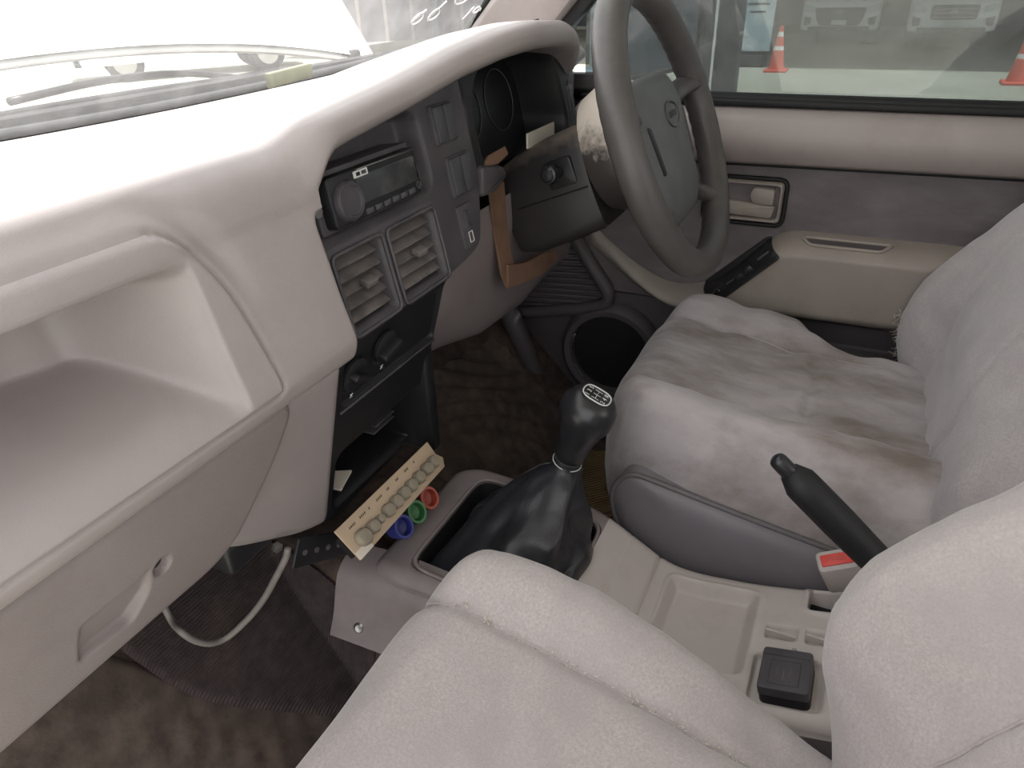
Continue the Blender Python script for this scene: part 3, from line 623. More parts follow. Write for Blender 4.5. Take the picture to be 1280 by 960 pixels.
# kick panel with ribs ahead of the door
kp = thing('trim_5', 'dark ribbed kick panel below the dashboard end', 'trim', (0.68, 0.52, 0.3), kind='structure')
fk = (A((0.685, 0, 0)), A((0, 1, 0)), A((0, 0, 1)), A((-1, 0, 0)))
prism('panel', rpoly([(0.505, 0.50), (0.412, 0.375), (0.430, 0.338), (0.66, 0.285), (0.70, 0.50)], .02), fk, -0.01, 0.010, 'doorlow', kp, 0.006)
tube('border', cr([(0.668, 0.515, 0.505), (0.662, 0.46, 0.425), (0.662, 0.425, 0.375), (0.664, 0.44, 0.345), (0.668, 0.52, 0.320), (0.672, 0.64, 0.292)], 40), 0.014, 'doorlow', kp, 10)
for k in range(12):
    z = 0.470 - k * 0.0125; y0 = np.interp(z, [0.33, 0.375, 0.50], [0.445, 0.440, 0.515])
    tube('rib', [(0.671, y0 + 0.004, z), (0.671, 0.60, z - 0.012), (0.671, 0.66, z - 0.018)], 0.0036, 'doorlow', kp, 6)
# lower door sill moulding / wheel arch ahead of the door
o = tube('trim_6', cr([(0.64, 0.70, 0.47), (0.62, 0.64, 0.33), (0.63, 0.60, 0.22), (0.64, 0.57, 0.13), (0.655, 0.50, 0.06), (0.66, 0.36, 0.035), (0.665, -0.5, 0.035)], 50), 0.022, 'doorlow', None, 10)
tag(o, 'dark scuff moulding curving down along the driver door sill', 'trim', kind='structure')

# ------------------------------------------------------------------ outside mirror on the driver door
mir = thing('door_mirror', 'pale teal door mirror seen through the driver window', 'mirror', (0.84, 0.46, 0.74))
mo = A((0.895, 0.415, 0.865)); mn = A((-0.52, -0.85, 0.06)); fm = frame(mo, mn)
mout = rpoly([(-0.115, -0.10), (0.105, -0.085), (0.120, 0.10), (-0.105, 0.115)], 0.035, 6)
rowsM = []
for sc, d in ((0.97, 0.004), (1.03, 0.0), (1.10, -0.02), (1.10, -0.05), (0.95, -0.09), (0.6, -0.11), (0.0, -0.115)):
    rowsM.append(loc(fm, mout[:, 0] * sc, mout[:, 1] * sc, np.full(len(mout), d)))
obj('housing', *gridVF(rowsM, False, True), 'carpaint', mir)
tube('rim', [loc(fm, p[0] * 1.0, p[1] * 1.0, 0.003) for p in mout], 0.006, 'seal', mir, 6, True)
prism('mirror_glass', mout * 0.97, fm, -0.006, 0.002, 'mirror', mir)
v, f = boxVF((0.765, 0.50, 0.765), (0.12, 0.09, 0.05), 0.015); obj('arm', v, f, 'carpaint', mir, True, 40)

# ------------------------------------------------------------------ steering wheel and column
WT = 0.375; Wc = A((0.36, 0.248, 0.760)); fw = (Wc, A((1, 0, 0)), A((0, math.sin(WT), math.cos(WT))), A((0, -math.cos(WT), math.sin(WT))))
sw = thing('steering_wheel', 'worn dark grey steering wheel with four spokes', 'steering wheel', tuple(loc(fw, 0, 0, -0.06)))
P = []; nth = 168; RR = 0.187
for t in np.linspace(0, 2 * np.pi, nth, endpoint=False):
    c_ = loc(fw, RR * math.cos(t), RR * math.sin(t)); er = (loc(fw, math.cos(t), math.sin(t)) - Wc); ring = []
    for a in np.linspace(0, 2 * np.pi, 16, endpoint=False):
        rad = 0.0205; grip = max(0, -math.sin(a)) * max(0, -math.cos(a) * 0.6 + 0.5); rad -= 0.0022 * grip * (0.5 + 0.5 * math.cos(t * 56))
        ring.append(c_ + rad * (math.cos(a) * er + 1.05 * math.sin(a) * fw[3]))
    P.append(ring)
obj('rim', *gridVF(P, True, True), 'wheel', sw)
padout = rpoly([(-0.088, 0.078), (0.088, 0.078), (0.112, 0.040), (0.088, -0.105), (0.055, -0.125), (-0.055, -0.125), (-0.088, -0.105), (-0.112, 0.040)], [.03, .03, .03, .03, .02, .02, .03, .03], 6)
rowsP = []
for sc, d in ((0.86, -0.055), (1.0, -0.045), (1.0, -0.022), (0.985, -0.014), (0.93, -0.006), (0.8, 0.001), (0.6, 0.006), (0.3, 0.009), (0.0, 0.010)):
    rowsP.append(loc(fw, padout[:, 0] * sc, padout[:, 1] * sc, np.full(len(padout), d)))
hp = obj('horn_pad', *gridVF(rowsP, False, True), 'horn', sw)
def dome(u, w): return 0.010 - 0.010 * (math.hypot(u / 0.10, w / 0.10)) ** 2
tube('emblem_oval', [loc(fw, 0.030 * math.cos(t), 0.020 + 0.017 * math.sin(t), dome(0.03 * math.cos(t), 0.02 + 0.017 * math.sin(t)) + 0.0005) for t in np.linspace(0, 6.283, 40, endpoint=False)], 0.0016, 'wheel', hp, 6, True)
text('emblem', 'ISUZU', 0.0125, (loc(fw, 0, 0.020, 0.0105), fw[1], fw[2], fw[3]), 'switch', hp)
for sgn in (-1, 1):
    prism('horn_button', rpoly([(sgn * 0.076, 0.016), (sgn * 0.092, 0.020), (sgn * 0.080, -0.048), (sgn * 0.066, -0.044)], 0.004), (loc(fw, 0, 0, -0.004), fw[1], fw[2], fw[3]), -0.006, 0.006, 'black', hp, 0.002)
    for a0, q0 in ((14, (0.092, 0.036)), (-44, (0.074, -0.085))):
        a = math.radians(a0); e = A((sgn * RR * math.cos(a), RR * math.sin(a))); q = A((sgn * q0[0], q0[1]))
        pp = cr([loc(fw, *(q * 0.8), -0.030), loc(fw, *q, -0.026), loc(fw, *(q * 0.5 + e * 0.5), -0.018), loc(fw, *(e * 0.97), -0.002)], 14)
        tube('spoke', pp, np.interp(np.linspace(0, 1, 14), [0, .3, .7, 1], [0.026, 0.024, 0.020, 0.021]), 'wheel', sw, 12, False, 0.62)
lathe('hub_cover', [(0.0, -0.030), (0.070, -0.032), (0.080, -0.045), (0.080, -0.080), (0.072, -0.105), (0.0, -0.108)], fw, 'hubsun', sw, 40, 1.0, 1.12)

colm = thing('steering_column', 'black plastic steering column cover behind the wheel', 'steering column', tuple(loc(fw, 0, -0.08, -0.2)))
sec = rpoly([(-0.056, -0.098), (0.056, -0.098), (0.062, -0.03), (0.050, 0.052), (-0.050, 0.052), (-0.062, -0.03)], [.02, .02, .02, .03, .03, .02], 5)
rowsC = []
for sc, d, oy in ((0.82, -0.110, 0.0), (0.97, -0.112, 0), (1.0, -0.12, 0), (1.02, -0.17, -0.0), (0.98, -0.23, -0.004), (0.88, -0.262, -0.006), (0.6, -0.265, -0.006)):
    rowsC.append(loc(fw, sec[:, 0] * sc, sec[:, 1] * sc + oy - 0.018 * (0.112 + d) * -3.0, np.full(len(sec), d)))
sh = obj('column_shroud', *gridVF(rowsC, False, True, caps=True), 'shroud', colm, True, 50)
tube('split_line', [loc(fw, -0.0625, -0.030, d) for d in np.linspace(-0.115, -0.235, 8)], 0.0012, 'blackmatte', sh, 5)
sq = prism('stalk_opening', rect(-0.022, 0.022, -0.020, 0.020, 0.006), (loc(fw, -0.056, -0.001, -0.150), -fw[3], fw[2], A((-1, 0, 0))), -0.004, 0.006, 'black', sh, 0.002)
st = tube('wiper_stalk', [loc(fw, -0.050, 0.0, -0.150), loc(fw, -0.080, 0.004, -0.150), loc(fw, -0.094, 0.005, -0.149)], [0.007, 0.0085, 0.009], 'black', colm, 12)
fst = frame(loc(fw, -0.092, 0.005, -0.149), (-1, 0, 0.1))
lathe('stalk_knob', [(0.0085, -0.004), (0.0125, 0.0), (0.0132, 0.006), (0.0115, 0.011), (0.0085, 0.012), (0.0075, 0.0135), (0.0, 0.0145)], fst, 'knob', st, 24)
text('shroud_scribble', '92', 0.010, (loc(fw, -0.0455, 0.040, -0.160), -fw[3], fw[2], A((-0.9, 0, 0.3))), 'switch', sh)
# broken brown bracket, card scraps
br = thing('broken_bracket', 'brown broken plastic bracket hanging under the steering column', 'bracket', (0.29, 0.47, 0.50))
def strip(pts, w, th, wd):
    p = cr(pts, 26); q = []
    for i, c_ in enumerate(p):
        ww = np.interp(i, np.linspace(0, 25, len(w)), w); q.append([c_ + A(wd) * ww, c_ + A(wd) * ww + A((0, th, 0)), c_ - A(wd) * ww + A((0, th, 0)), c_ - A(wd) * ww])
    return gridVF(q, False, True, caps=True)
obj('upright', *strip([(0.252, 0.464, 0.690), (0.258, 0.462, 0.62), (0.268, 0.460, 0.565), (0.285, 0.458, 0.535)], [0.022, 0.020, 0.018, 0.022], 0.004, (1, 0, 0.15)), 'brown', br, True, 50)
obj('foot', *strip([(0.262, 0.456, 0.552), (0.32, 0.455, 0.538), (0.40, 0.454, 0.528), (0.455, 0.455, 0.522)], [0.018, 0.016, 0.018, 0.008], 0.005, (0.1, 0, 1)), 'brown', br, True, 50)
o = box('card_scrap', (0.372, 0.448, 0.741), (0.100, 0.003, 0.021), 'paper', None, 0.0, rotm('Z', 0)); tag(o, 'cream card strip propped in the instrument opening', 'card')
o = prism('card_flap', rpoly([(-0.04, -0.004), (-0.02, 0.006), (0.034, 0.008), (0.036, -0.003), (0.0, -0.009)], 0.002), frame((0.222, 0.452, 0.738), (0, -0.95, 0.3)), 0, 0.003, 'brown'); tag(o, 'small brown card flap beside the rocker switches', 'card')

# ------------------------------------------------------------------ car radio
rad = thing('car_radio', 'black car radio with round volume knob in the centre panel', 'radio', (-0.062, 0.47, 0.745))
fr = (A((-0.062, 0.447, 0.768)), A((1, 0, 0)), A((0, 0.14, 0.99)), A((0, -0.99, 0.14)))
prism('body', rect(-0.086, 0.082, -0.028, 0.030, 0.004), fr, -0.05, -0.004, 'facia', rad, 0.002)
fp = prism('faceplate', rpoly([(-0.078, -0.024), (0.076, -0.024), (0.076, 0.025), (-0.078, 0.025)], 0.006), fr, -0.006, 0.008, 'black', rad, 0.003)
prism('display', rpoly([(-0.034, -0.010), (0.070, -0.010), (0.070, 0.017), (-0.034, 0.017)], 0.004), fr, 0.007, 0.0088, 'screen', fp, 0.0006)
prism('brand_sticker', rect(-0.037, -0.014, 0.016, 0.0225, 0.001), fr, 0.0085, 0.0092, 'mark', fp)
prism('sticker_print', rect(-0.033, -0.027, 0.0175, 0.021, 0.0005), fr, 0.0091, 0.0096, 'black', fp)
prism('sticker_print', rect(-0.024, -0.017, 0.0175, 0.021, 0.0005), fr, 0.0091, 0.0096, 'switch', fp)
kn = lathe('volume_knob', [(0.0195, 0.006), (0.0195, 0.012), (0.0175, 0.015), (0.0145, 0.0155), (0.0135, 0.013), (0.0, 0.013)], (loc(fr, -0.054, -0.001), fr[1], fr[2], fr[3]), 'facia', fp, 32)
tube('knob_ring', [loc(fr, -0.054 + 0.016 * math.cos(t), -0.001 + 0.016 * math.sin(t), 0.0156) for t in np.linspace(0, 6.283, 30, endpoint=False)], 0.0008, 'switch', kn, 5, True)
for k in range(6): prism('preset_button', rect(-0.030 + k * 0.0155, -0.018 + k * 0.0155, -0.021, -0.015, 0.001), fr, 0.006, 0.0100, 'switch', fp, 0.0008)
lathe('aux_socket', [(0.0042, 0.007), (0.0042, 0.0095), (0.0025, 0.0095), (0.002, 0.007)], (loc(fr, 0.069, -0.015), fr[1], fr[2], fr[3]), 'switch', fp, 14)
tube('chrome_line', [loc(fr, -0.030, 0.0235, 0.0085), loc(fr, 0.071, 0.0225, 0.0085), loc(fr, 0.0725, -0.008, 0.0085)], 0.0005, 'metal', fp, 5)
lathe('hex_nut', [(0.0065, 0.0), (0.0065, 0.006), (0.0, 0.006)], (loc(fr, -0.088, -0.002, -0.006), fr[1], fr[2], fr[3]), 'metal', rad, 6)

# ------------------------------------------------------------------ seats
def seatlabel(o, l): tag(o, l); return o
def loftpad(name, out, rings, h, zb, fr, m, parent):
    """cushion: rings of a scaled outline; (scale, e) with e 0 at the base and 1 on the padded surface h(u,v)"""
    o = A(out); c = o.mean(0); rows = []
    for s, e in rings:
        q = c + (o - c) * s; H = h(q[:, 0], q[:, 1]); rows.append(loc(fr, q[:, 0], q[:, 1], zb + (H - zb) * e))
    return obj(name, *gridVF(rows, False, True), m, parent)
RINGS = [(0.96, 0.0), (0.985, 0.06), (1.0, 0.25), (1.0, 0.45), (0.995, 0.62), (0.985, 0.75), (0.97, 0.85), (0.95, 0.92), (0.925, 0.965), (0.90, 0.985), (0.87, 0.996)] + [(s, 1.0) for s in np.linspace(0.84, 0.0, 46)]
def dense(out, n=260):
    p = A(out); q = np.concatenate([p, p[:1]]); d = np.concatenate([[0], np.cumsum(np.linalg.norm(np.diff(q, axis=0), axis=1))])
    t = np.linspace(0, d[-1], n, endpoint=False); r = np.stack([np.interp(t, d, q[:, 0]), np.interp(t, d, q[:, 1])], 1)
    for _ in range(3): r = 0.5 * r + 0.25 * (np.roll(r, 1, 0) + np.roll(r, -1, 0))
    return r
def seat(name, label, cx, cy, by, bz_, mc, mb, inner, torn):
    """inner = +1 when the tunnel side is at +x"""
    root = thing(name, label, 'seat', (cx, cy, 0.0), 'front seats')
    fr = (A((cx, cy, 0.0)), A((1, 0, 0)), A((0, 1, 0)), A((0, 0, 1)))
    ti = 0.0 if torn else 0.070
    out = dense(rpoly([(-0.238, -0.27), (0.238 - ti, -0.27), (0.236, 0.09), (0.208, 0.205), (0.13, 0.255), (-0.13, 0.255), (-0.208, 0.205), (-0.236, 0.09)], [.04, .04, .10, .06, .05, .05, .06, .10], 6))
    def hc(u, v):
        a = np.abs(u)
        z = 0.402 + (0.075 if torn else 0.125) * np.clip(v, -0.3, 0.3) + 0.012 * ss(0.02, 0.2, v)
        z += 0.026 * ss(0.105, 0.165, a) - 0.050 * ss(0.175, 0.245, a)
        z -= 0.010 * np.exp(-((a - 0.118) / 0.007) ** 2)
        z -= 0.030 * ss(0.19, 0.27, v) * (1 + 0.8 * ss(0.1, 0.2, a))
        if not torn: z -= 0.075 * ss(0.10, -0.20, v) * ss(0.08, 0.16, u)
        if torn: z -= 0.007 * np.exp(-((v + 0.03 - 0.03 * u) / 0.010) ** 2) * (1 - ss(0.09, 0.12, a))
        if torn:
            z += 0.0035 * np.sin(u * 95 + 14 * v + 2 * np.sin(v * 19)) * (1 - ss(0.12, 0.20, a)) * ss(0.14, 0.0, v)
            z += 0.003 * np.sin(v * 60 + 26 * u) * ss(0.05, 0.12, u)
            z -= 0.055 * ss(0.12, 0.19, u) * ss(0.02, -0.06, v)          # outer bolster collapsed towards the rear
        z += 0.0016 * np.sin(u * 41 + 3 * np.sin(v * 30)) * np.sin(v * 47)
        return z
    cu = loftpad('cushion', out, RINGS, hc, 0.215, fr, mc, root)
    v, f = boxVF((cx, cy - 0.02, 0.15), (0.40, 0.42, 0.15), 0.02); obj('seat_base', v, f, 'vinyl', root, True, 40)
    # seams of the cushion
    for sg in (-1, 1):
        vs_ = np.linspace(-0.22, 0.225, 60); us_ = sg * (0.118 + 0 * vs_)
        tube('seam', loc(fr, us_, vs_, hc(us_, vs_) + 0.0005), 0.0016, 'seat2' if torn else 'seat', cu, 6)
    # vinyl valance on the tunnel side, edged with piping
    xi = cx + inner * 0.236; fv = (A((xi, cy, 0.0)), A((0, -inner, 0)) * -1.0 * inner, A((0, 0, 1)), A((inner, 0, 0)))
    fv = (A((xi, cy, 0.0)), A((0, 1, 0)), A((0, 0, 1)), A((inner, 0, 0)))
    val = rpoly([(0.180, 0.345), (0.205, 0.300), (0.185, 0.225), (0.10, 0.165), (-0.26, 0.165), (-0.26, 0.275), (-0.05, 0.305)], [.04, .04, .05, .06, .02, .02, .1], 6)
    if not torn: val = val - A((0.0, 0.06))
    rv = []
    for s, d in ((1.0, -0.03), (1.0, 0.002), (0.97, 0.008), (0.85, 0.015), (0.6, 0.021), (0.3, 0.024), (0.0, 0.025)):
        c = val.mean(0); q = c + (val - c) * s; rv.append(loc(fv, q[:, 0], q[:, 1], np.full(len(q), d)))
    va = obj('side_valance', *gridVF(rv, False, True), 'vinyl', root)
    tube('piping', [loc(fv, p[0], p[1], 0.004) for p in val], 0.0042, 'piping', va, 8, True)
    # backrest
    rec = math.radians(27); fb = (A((cx, by, bz_)), A((1, 0, 0)), A((0, -math.sin(rec), math.cos(rec))), A((0, math.cos(rec), math.sin(rec))))
    bo = dense(rpoly([(-0.19, -0.03), (0.19, -0.03), (0.250, 0.06), (0.255, 0.30), (0.225, 0.56), (0.17, 0.64), (-0.17, 0.64), (-0.225, 0.56), (-0.255, 0.30), (-0.250, 0.06)], [.06, .06, .07, .15, .08, .06, .06, .08, .15, .07], 6))
    def hbk(u, v):
        a = np.abs(u); edge = np.interp(v, [0.0, 0.1, 0.3, 0.5, 0.65], [0.125, 0.118, 0.120, 0.135, 0.15])
        z = np.interp(v, [0, .1, .155, .21, .32, .5], [.05, .068, .083, .105, .118, .10]) if torn else 0.055 + 0.012 * np.sin(np.clip(v, 0, 0.5) * 6.28)
        bolster = np.interp(v, [-0.05, -0.03, 0.024, 0.09, 0.13, 0.19, 0.24, 0.32, 0.45, 0.60], [-0.02, 0.0, 0.063, 0.124, 0.148, 0.158, 0.152, 0.134, 0.115, 0.09]) * (np.where(u < 0, 0.50, 0.92) if torn else 1.0)
        z = z * ss(-0.06, 0.02, v); z = z + (bolster - z) * ss(edge, edge + 0.080, a)
        z -= 0.006 * np.exp(-((a - edge) / 0.006) ** 2) + 0.020 * ss(0.225, 0.26, a)
        z += 0.0018 * np.sin(u * 33 + 4 * np.sin(v * 22)) * np.sin(v * 35)
        return z
    bk = loftpad('backrest', bo, RINGS, hbk, -0.075, fb, mb, root)
    lt = [(u, -0.11) for u in (0,)]
    for sg in (-1, 1):
        vs_ = np.linspace(0.02, 0.52, 40); us_ = sg * np.interp(vs_, [0.0, 0.1, 0.3, 0.5, 0.65], [0.125, 0.118, 0.120, 0.135, 0.15])
        tube('seam', loc(fb, us_, vs_, hbk(us_, vs_) + 0.0005), 0.0016, mb, bk, 6)
    ho = dense(rpoly([(-0.13, 0.66), (0.13, 0.66), (0.12, 0.82), (-0.12, 0.82)], 0.05, 6), 60)
    loftpad('headrest', ho, RINGS[:12] + [(s, 1.0) for s in np.linspace(0.8, 0, 8)], lambda u, v: 0.05 - 1.2 * u * u, -0.05, fb, mb, root)
    for sg in (-1, 1): tube('headrest_post', [loc(fb, sg * 0.07, 0.60, -0.01), loc(fb, sg * 0.07, 0.70, 0.0)], 0.006, 'metal', root, 8)
    return root, fb, hbk, cu, hc, fr
ds, dfb, dh, dcu, dhc, dfr = seat('seat', 'worn stained grey velour driver seat behind the steering wheel', 0.370, 0.035, -0.168, 0.275, 'seatworn', 'seat2', -1, True)
ps, pfb, ph, pcu, phc, pfr = seat('seat', 'light grey velour passenger seat in the foreground', -0.372, 0.075, -0.120, 0.290, 'seat', 'seat', 1, False)
# frayed threads where the driver backrest is torn, and on the cushion bolster
def fray(name, pts, n, parent, L=0.010):
    parts = []
    for k in range(n):
        p = A(pts[rng.integers(len(pts))]) + rng.normal(0, 0.003, 3); d = rng.normal(0, 1, 3); d[2] -= 0.3; d /= np.linalg.norm(d)
        q = p + d * L * rng.uniform(0.5, 1.4); m_ = (p + q) / 2 + rng.normal(0, 0.002, 3); parts.append(tubeVF([p, m_, q], [0.0006, 0.0005, 0.0003], 4))
    o = obj(name, *join(*parts), 'paper', parent); o['kind'] = 'stuff'
edge_pts = [loc(dfb, 0.236, 0.060 + 0.006 * k, float(dh(A(0.236), A(0.060 + 0.006 * k)))) for k in range(11)]
fray('frayed_threads', edge_pts, 90, ds, 0.014)
fray('frayed_threads', [loc(dfr, 0.216, -0.03 + 0.008 * k, float(dhc(A(0.216), A(-0.03 + 0.008 * k))) - 0.004) for k in range(8)], 36, ds)
sv_ = np.linspace(-0.10, 0.20, 40); fray('seam_lint', [loc(pfr, 0.118, v_, float(phc(A(0.118), A(v_))) + 0.002) for v_ in sv_], 70, ps, 0.003)
rc = tube('recliner_lever', [(0.60, -0.16, 0.30), (0.615, -0.13, 0.32), (0.618, -0.08, 0.325)], [0.012, 0.011, 0.008], 'knob', ds, 10, False, 0.6)

# ------------------------------------------------------------------ centre console
con = thing('centre_console', 'grey plastic centre console between the two seats', 'console', (0.0, 0.12, 0.19))
CY = [-0.20, -0.12, -0.06, 0.02, 0.10, 0.14, 0.20, 0.25, 0.35, 0.44, 0.50]
CZ = [0.290, 0.276, 0.258, 0.240, 0.228, 0.230, 0.262, 0.284, 0.298, 0.306, 0.300]
def con_top(Y): 
    k = np.linspace(-0.02, 0.02, 7); return sum(np.interp(Y + d, CY, CZ) for d in k) / 7
con_out = rpoly([(-0.112, -0.22), (0.112, -0.22), (0.104, 0.02), (0.108, 0.16), (0.118, 0.26), (0.112, 0.44), (0.090, 0.475), (-0.130, 0.475), (-0.140, 0.44), (-0.128, 0.26), (-0.112, 0.12)], [0, 0, .05, .05, .05, .03, .02, .02, .03, .05, .05])
boot_hole = rect(-0.118, 0.084, 0.232, 0.424, 0.016); tray_r = rect(-0.062, 0.076, 0.014, 0.128, 0.012)
slot1 = rect(0.004, 0.032, -0.034, -0.002, 0.002)
slots = [rect(-0.006, 0.022, -0.036, -0.004, 0.002)]
bk_hole = rect(0.060, 0.100, -0.105, -0.045, 0.006); ol_hole = rect(-0.092, -0.020, -0.072, 0.004, 0.010)
sA = rect(0.004, 0.027, -0.037, -0.002, 0.002); sB = rect(0.004, 0.027, -0.082, -0.047, 0.002)
def con_z(X, Y):
    z = con_top(Y); sd = sdp(con_out, X, Y); e = np.clip(-sd / 0.018, 0, 1)
    z = z - 0.020 * (1 - np.sqrt(np.clip(1 - (1 - e) ** 2, 0, 1)))
    z -= 0.055 * ss(0.001, -0.004, sdp(boot_hole, X, Y))
    z -= 0.016 * ss(0.002, -0.012, sdp(tray_r, X, Y))
    z += 0.0025 * np.exp(-((sdp(tray_r, X, Y) - 0.003) / 0.003) ** 2)
    z -= 0.040 * ss(0.001, -0.003, sdp(bk_hole, X, Y)); z += 0.003 * np.exp(-((sdp(bk_hole, X, Y) - 0.004) / 0.003) ** 2)
    for q in (sA, sB): z -= 0.010 * ss(0.0005, -0.002, sdp(q, X, Y))
    z -= 0.010 * ss(0.001, -0.003, sdp(ol_hole, X, Y))
    z -= 0.0035 * np.exp(-((Y - 0.152) / 0.0018) ** 2)                  # joint between front and rear halves
    z -= 0.0012 * np.exp(-((Y - 0.196) / 0.0014) ** 2)
    return z
gxs = np.arange(-0.142, 0.122, 0.002); 
cf = hfield('front_section', gxs, np.arange(0.228, 0.478, 0.002), lambda X, Y: np.maximum(sdp(con_out, X, Y), 0.2295 - Y), con_z, xy, 'console_shaded', con)
cm_ = hfield('middle_section', gxs, np.arange(0.150, 0.232, 0.002), lambda X, Y: np.maximum(np.maximum(sdp(con_out, X, Y), 0.152 - Y), Y - 0.2295), con_z, xy, 'console', con)
cb = hfield('rear_section', gxs, np.arange(-0.222, 0.1545, 0.002), lambda X, Y: np.maximum(sdp(con_out, X, Y), Y - 0.152), con_z, xy, 'console', con)
# skirts down both flanks
sk = dense(con_out, 220); rows = []
for s_, dz in ((0.0, -0.016), (0.002, -0.035), (0.004, -0.07), (0.008, -0.14)):
    c = A((-0.01, 0.12)); n_ = (sk - c) / (np.linalg.norm(sk - c, axis=1)[:, None]); n_[:, 1] *= 0.3
    q = sk + n_ * s_ * 1.6; rows.append(np.column_stack([q, np.maximum(con_top(sk[:, 1]) + dz, 0.02)]))
obj('skirt', *gridVF(rows, False, True), 'console_shaded', con)
# front flank running forward and down to the carpet
Pq = []
for t in np.linspace(0, 1, 22):
    y = 0.30 + 0.22 * t; w = 0.128 + 0.030 * t
    pr = cr([(-0.100, con_top(A(y)) - 0.004), (-0.132 - 0.01 * t, con_top(A(y)) - 0.02), (-0.150 - 0.015 * t, 0.225), (-0.168 - 0.012 * t, 0.188 + 0.01 * t)], 12)
    Pq.append(np.column_stack([pr[:, 0], np.full(12, y), pr[:, 1]]))
obj('front_flank', *gridVF(Pq), 'console_shaded', con)
lathe('screw', [(0.008, -0.002), (0.008, 0.003), (0.005, 0.005), (0.0, 0.0045)], frame((-0.164, 0.480, 0.214), (-0.9, -0.2, 0.4)), 'metal', con, 16)
# boot frame and dark well
tube('boot_frame', [(p[0], p[1], float(con_top(A(p[1]))) + 0.001) for p in dense(boot_hole, 80)], 0.0028, 'console_shaded', con, 6, True)
bl = dense(boot_hole, 80); wl_ = []
for z_, k_ in ((-0.003, 0.0025), (-0.02, 0.005), (-0.05, 0.006)):
    cc = bl.mean(0); wl_.append(np.column_stack([cc + (bl - cc) * (1 - k_ / 0.1), con_top(bl[:, 1]) + z_]))
obj('well_lining', *gridVF(wl_, False, True), 'black', con)
v, f = boxVF((-0.017, 0.328, 0.238), (0.20, 0.19, 0.008)); obj('boot_well', v, f, 'blackmatte', con, False)
for q, x0, x1 in ((sA, -0.037, -0.002), (sB, -0.082, -0.047)):
    box('slot_divider', (0.0145, (x0 + x1) / 2, float(con_top(A((x0 + x1) / 2))) - 0.004), (0.003, x1 - x0, 0.008), 'console', con)
v, f = boxVF((0.080, -0.075, 0.228), (0.034, 0.052, 0.004)); obj('buckle_slot_floor', v, f, 'blackmatte', con, False)
# power socket with its square flip cap
fo = frame((-0.054, -0.034, 0.2505), (0, 0.24, 0.97), (1, 0, 0)); so = thing('power_socket', 'dark square flip-cap power socket at the console rear', 'socket', (-0.054, -0.034, 0.244))
prism('collar', rect(-0.027, 0.027, -0.030, 0.031, 0.008), fo, -0.012, 0.006, 'black', so, 0.003)
cap = prism('cap', rpoly([(-0.027, -0.030), (0.027, -0.030), (0.027, 0.031), (-0.027, 0.031)], 0.005), fo, 0.005, 0.017, 'facia', so, 0.0025)
tube('cap_frame', [loc(fo, a, b, 0.0172) for a, b in rect(-0.016, 0.016, -0.022, 0.012, 0.001)], 0.0006, 'switch', cap, 5, True)
tube('hinge_line', [loc(fo, -0.025, 0.019, 0.0172), loc(fo, 0.025, 0.019, 0.0172)], 0.0008, 'switch', cap, 5)
for k in range(3): tube('cap_mark', [loc(fo, -0.008 + 0.007 * k, -0.017, 0.0172), loc(fo, -0.008 + 0.007 * k, 0.004 - 0.004 * (k % 2), 0.0172)], 0.0008, 'slat', cap, 5)
tube('hinge_pin', [loc(fo, 0.004, 0.030, 0.006), loc(fo, 0.004, 0.043, 0.004)], 0.0025, 'console', so, 8)

# ------------------------------------------------------------------ gear lever
gl_ = thing('gear_lever', 'black gear lever with creased leather boot on the console', 'gear lever', (-0.01, 0.33, 0.285))
neck = A((0.046, 0.272, 0.404)); base = A((-0.024, 0.326, 0.262)); bo2 = dense(rect(-0.104, 0.092, -0.098, 0.098, 0.03), 96); NR = 30; rows = []
ang = np.arctan2(bo2[:, 1], bo2[:, 0])
for k in range(NR):
    t = k / (NR - 1); c_ = base * (1 - t) + neck * t + A((-0.012, 0.008, 0)) * math.sin(math.pi * t)
    s_ = (1 - t) ** 1.05 * 0.98 + 0.155 * t ** 0.5 + 0.04; s_ = s_ if t > 0.06 else s_ * (0.96 + t * 0.7)
    q = bo2 * s_; 
    fold = 0.17 * math.sin(math.pi * min(1, t * 1.05)) ** 0.8 * (0.5 - np.abs(np.sin(ang * 2.5 + 2.6 * t + 0.4 + 0.5 * np.sin(ang + 6 * t)))) + 0.06 * math.sin(math.pi * t) * (0.5 - np.abs(np.sin(ang * 2 - 7 * t))) + 0.07 * np.sin(ang * 3 - 5 * t) * math.sin(math.pi * t) + 0.04 * np.sin(ang * 9 + 9 * t) * math.sin(math.pi * t)
    q = q * (1 + fold)[:, None]
    zz = 0.016 * np.sin(ang * 4 + 1.0) * (1 - t) * math.sin(min(1.0, t * 2.5) * math.pi * 0.5) + 0.014 * math.sin(t * 15.0) * (1 - t) * np.cos(ang + 2.4)
    if t >= 0.93: r_ = np.linalg.norm(bo2, axis=1); q = bo2 / r_[:, None] * 0.0175; zz = zz * 0
    rows.append(np.column_stack([c_[0] + q[:, 0], c_[1] + q[:, 1], c_[2] + zz]))
bt = obj('leather_boot', *gridVF(rows, False, True), 'leather', gl_)
axis = A((0.0, -0.30, 0.95)); axis /= np.linalg.norm(axis); fg = frame(neck, axis, (0, 1, 0.3))
lathe('boot_collar', [(0.0185, -0.012), (0.019, 0.0), (0.0165, 0.012), (0.0, 0.012)], fg, 'leather', gl_, 28)
tube('stitching', [loc(fg, 0.0192 * math.cos(t), 0.0192 * math.sin(t), -0.003) for t in np.linspace(0, 6.283, 30, endpoint=False)], 0.0007, 'mark', bt, 5, True)
tube('stitching', [loc(fg, 0.0190 * math.cos(t), 0.0190 * math.sin(t), 0.005) for t in np.linspace(0, 6.283, 30, endpoint=False)], 0.0006, 'switch', bt, 5, True)
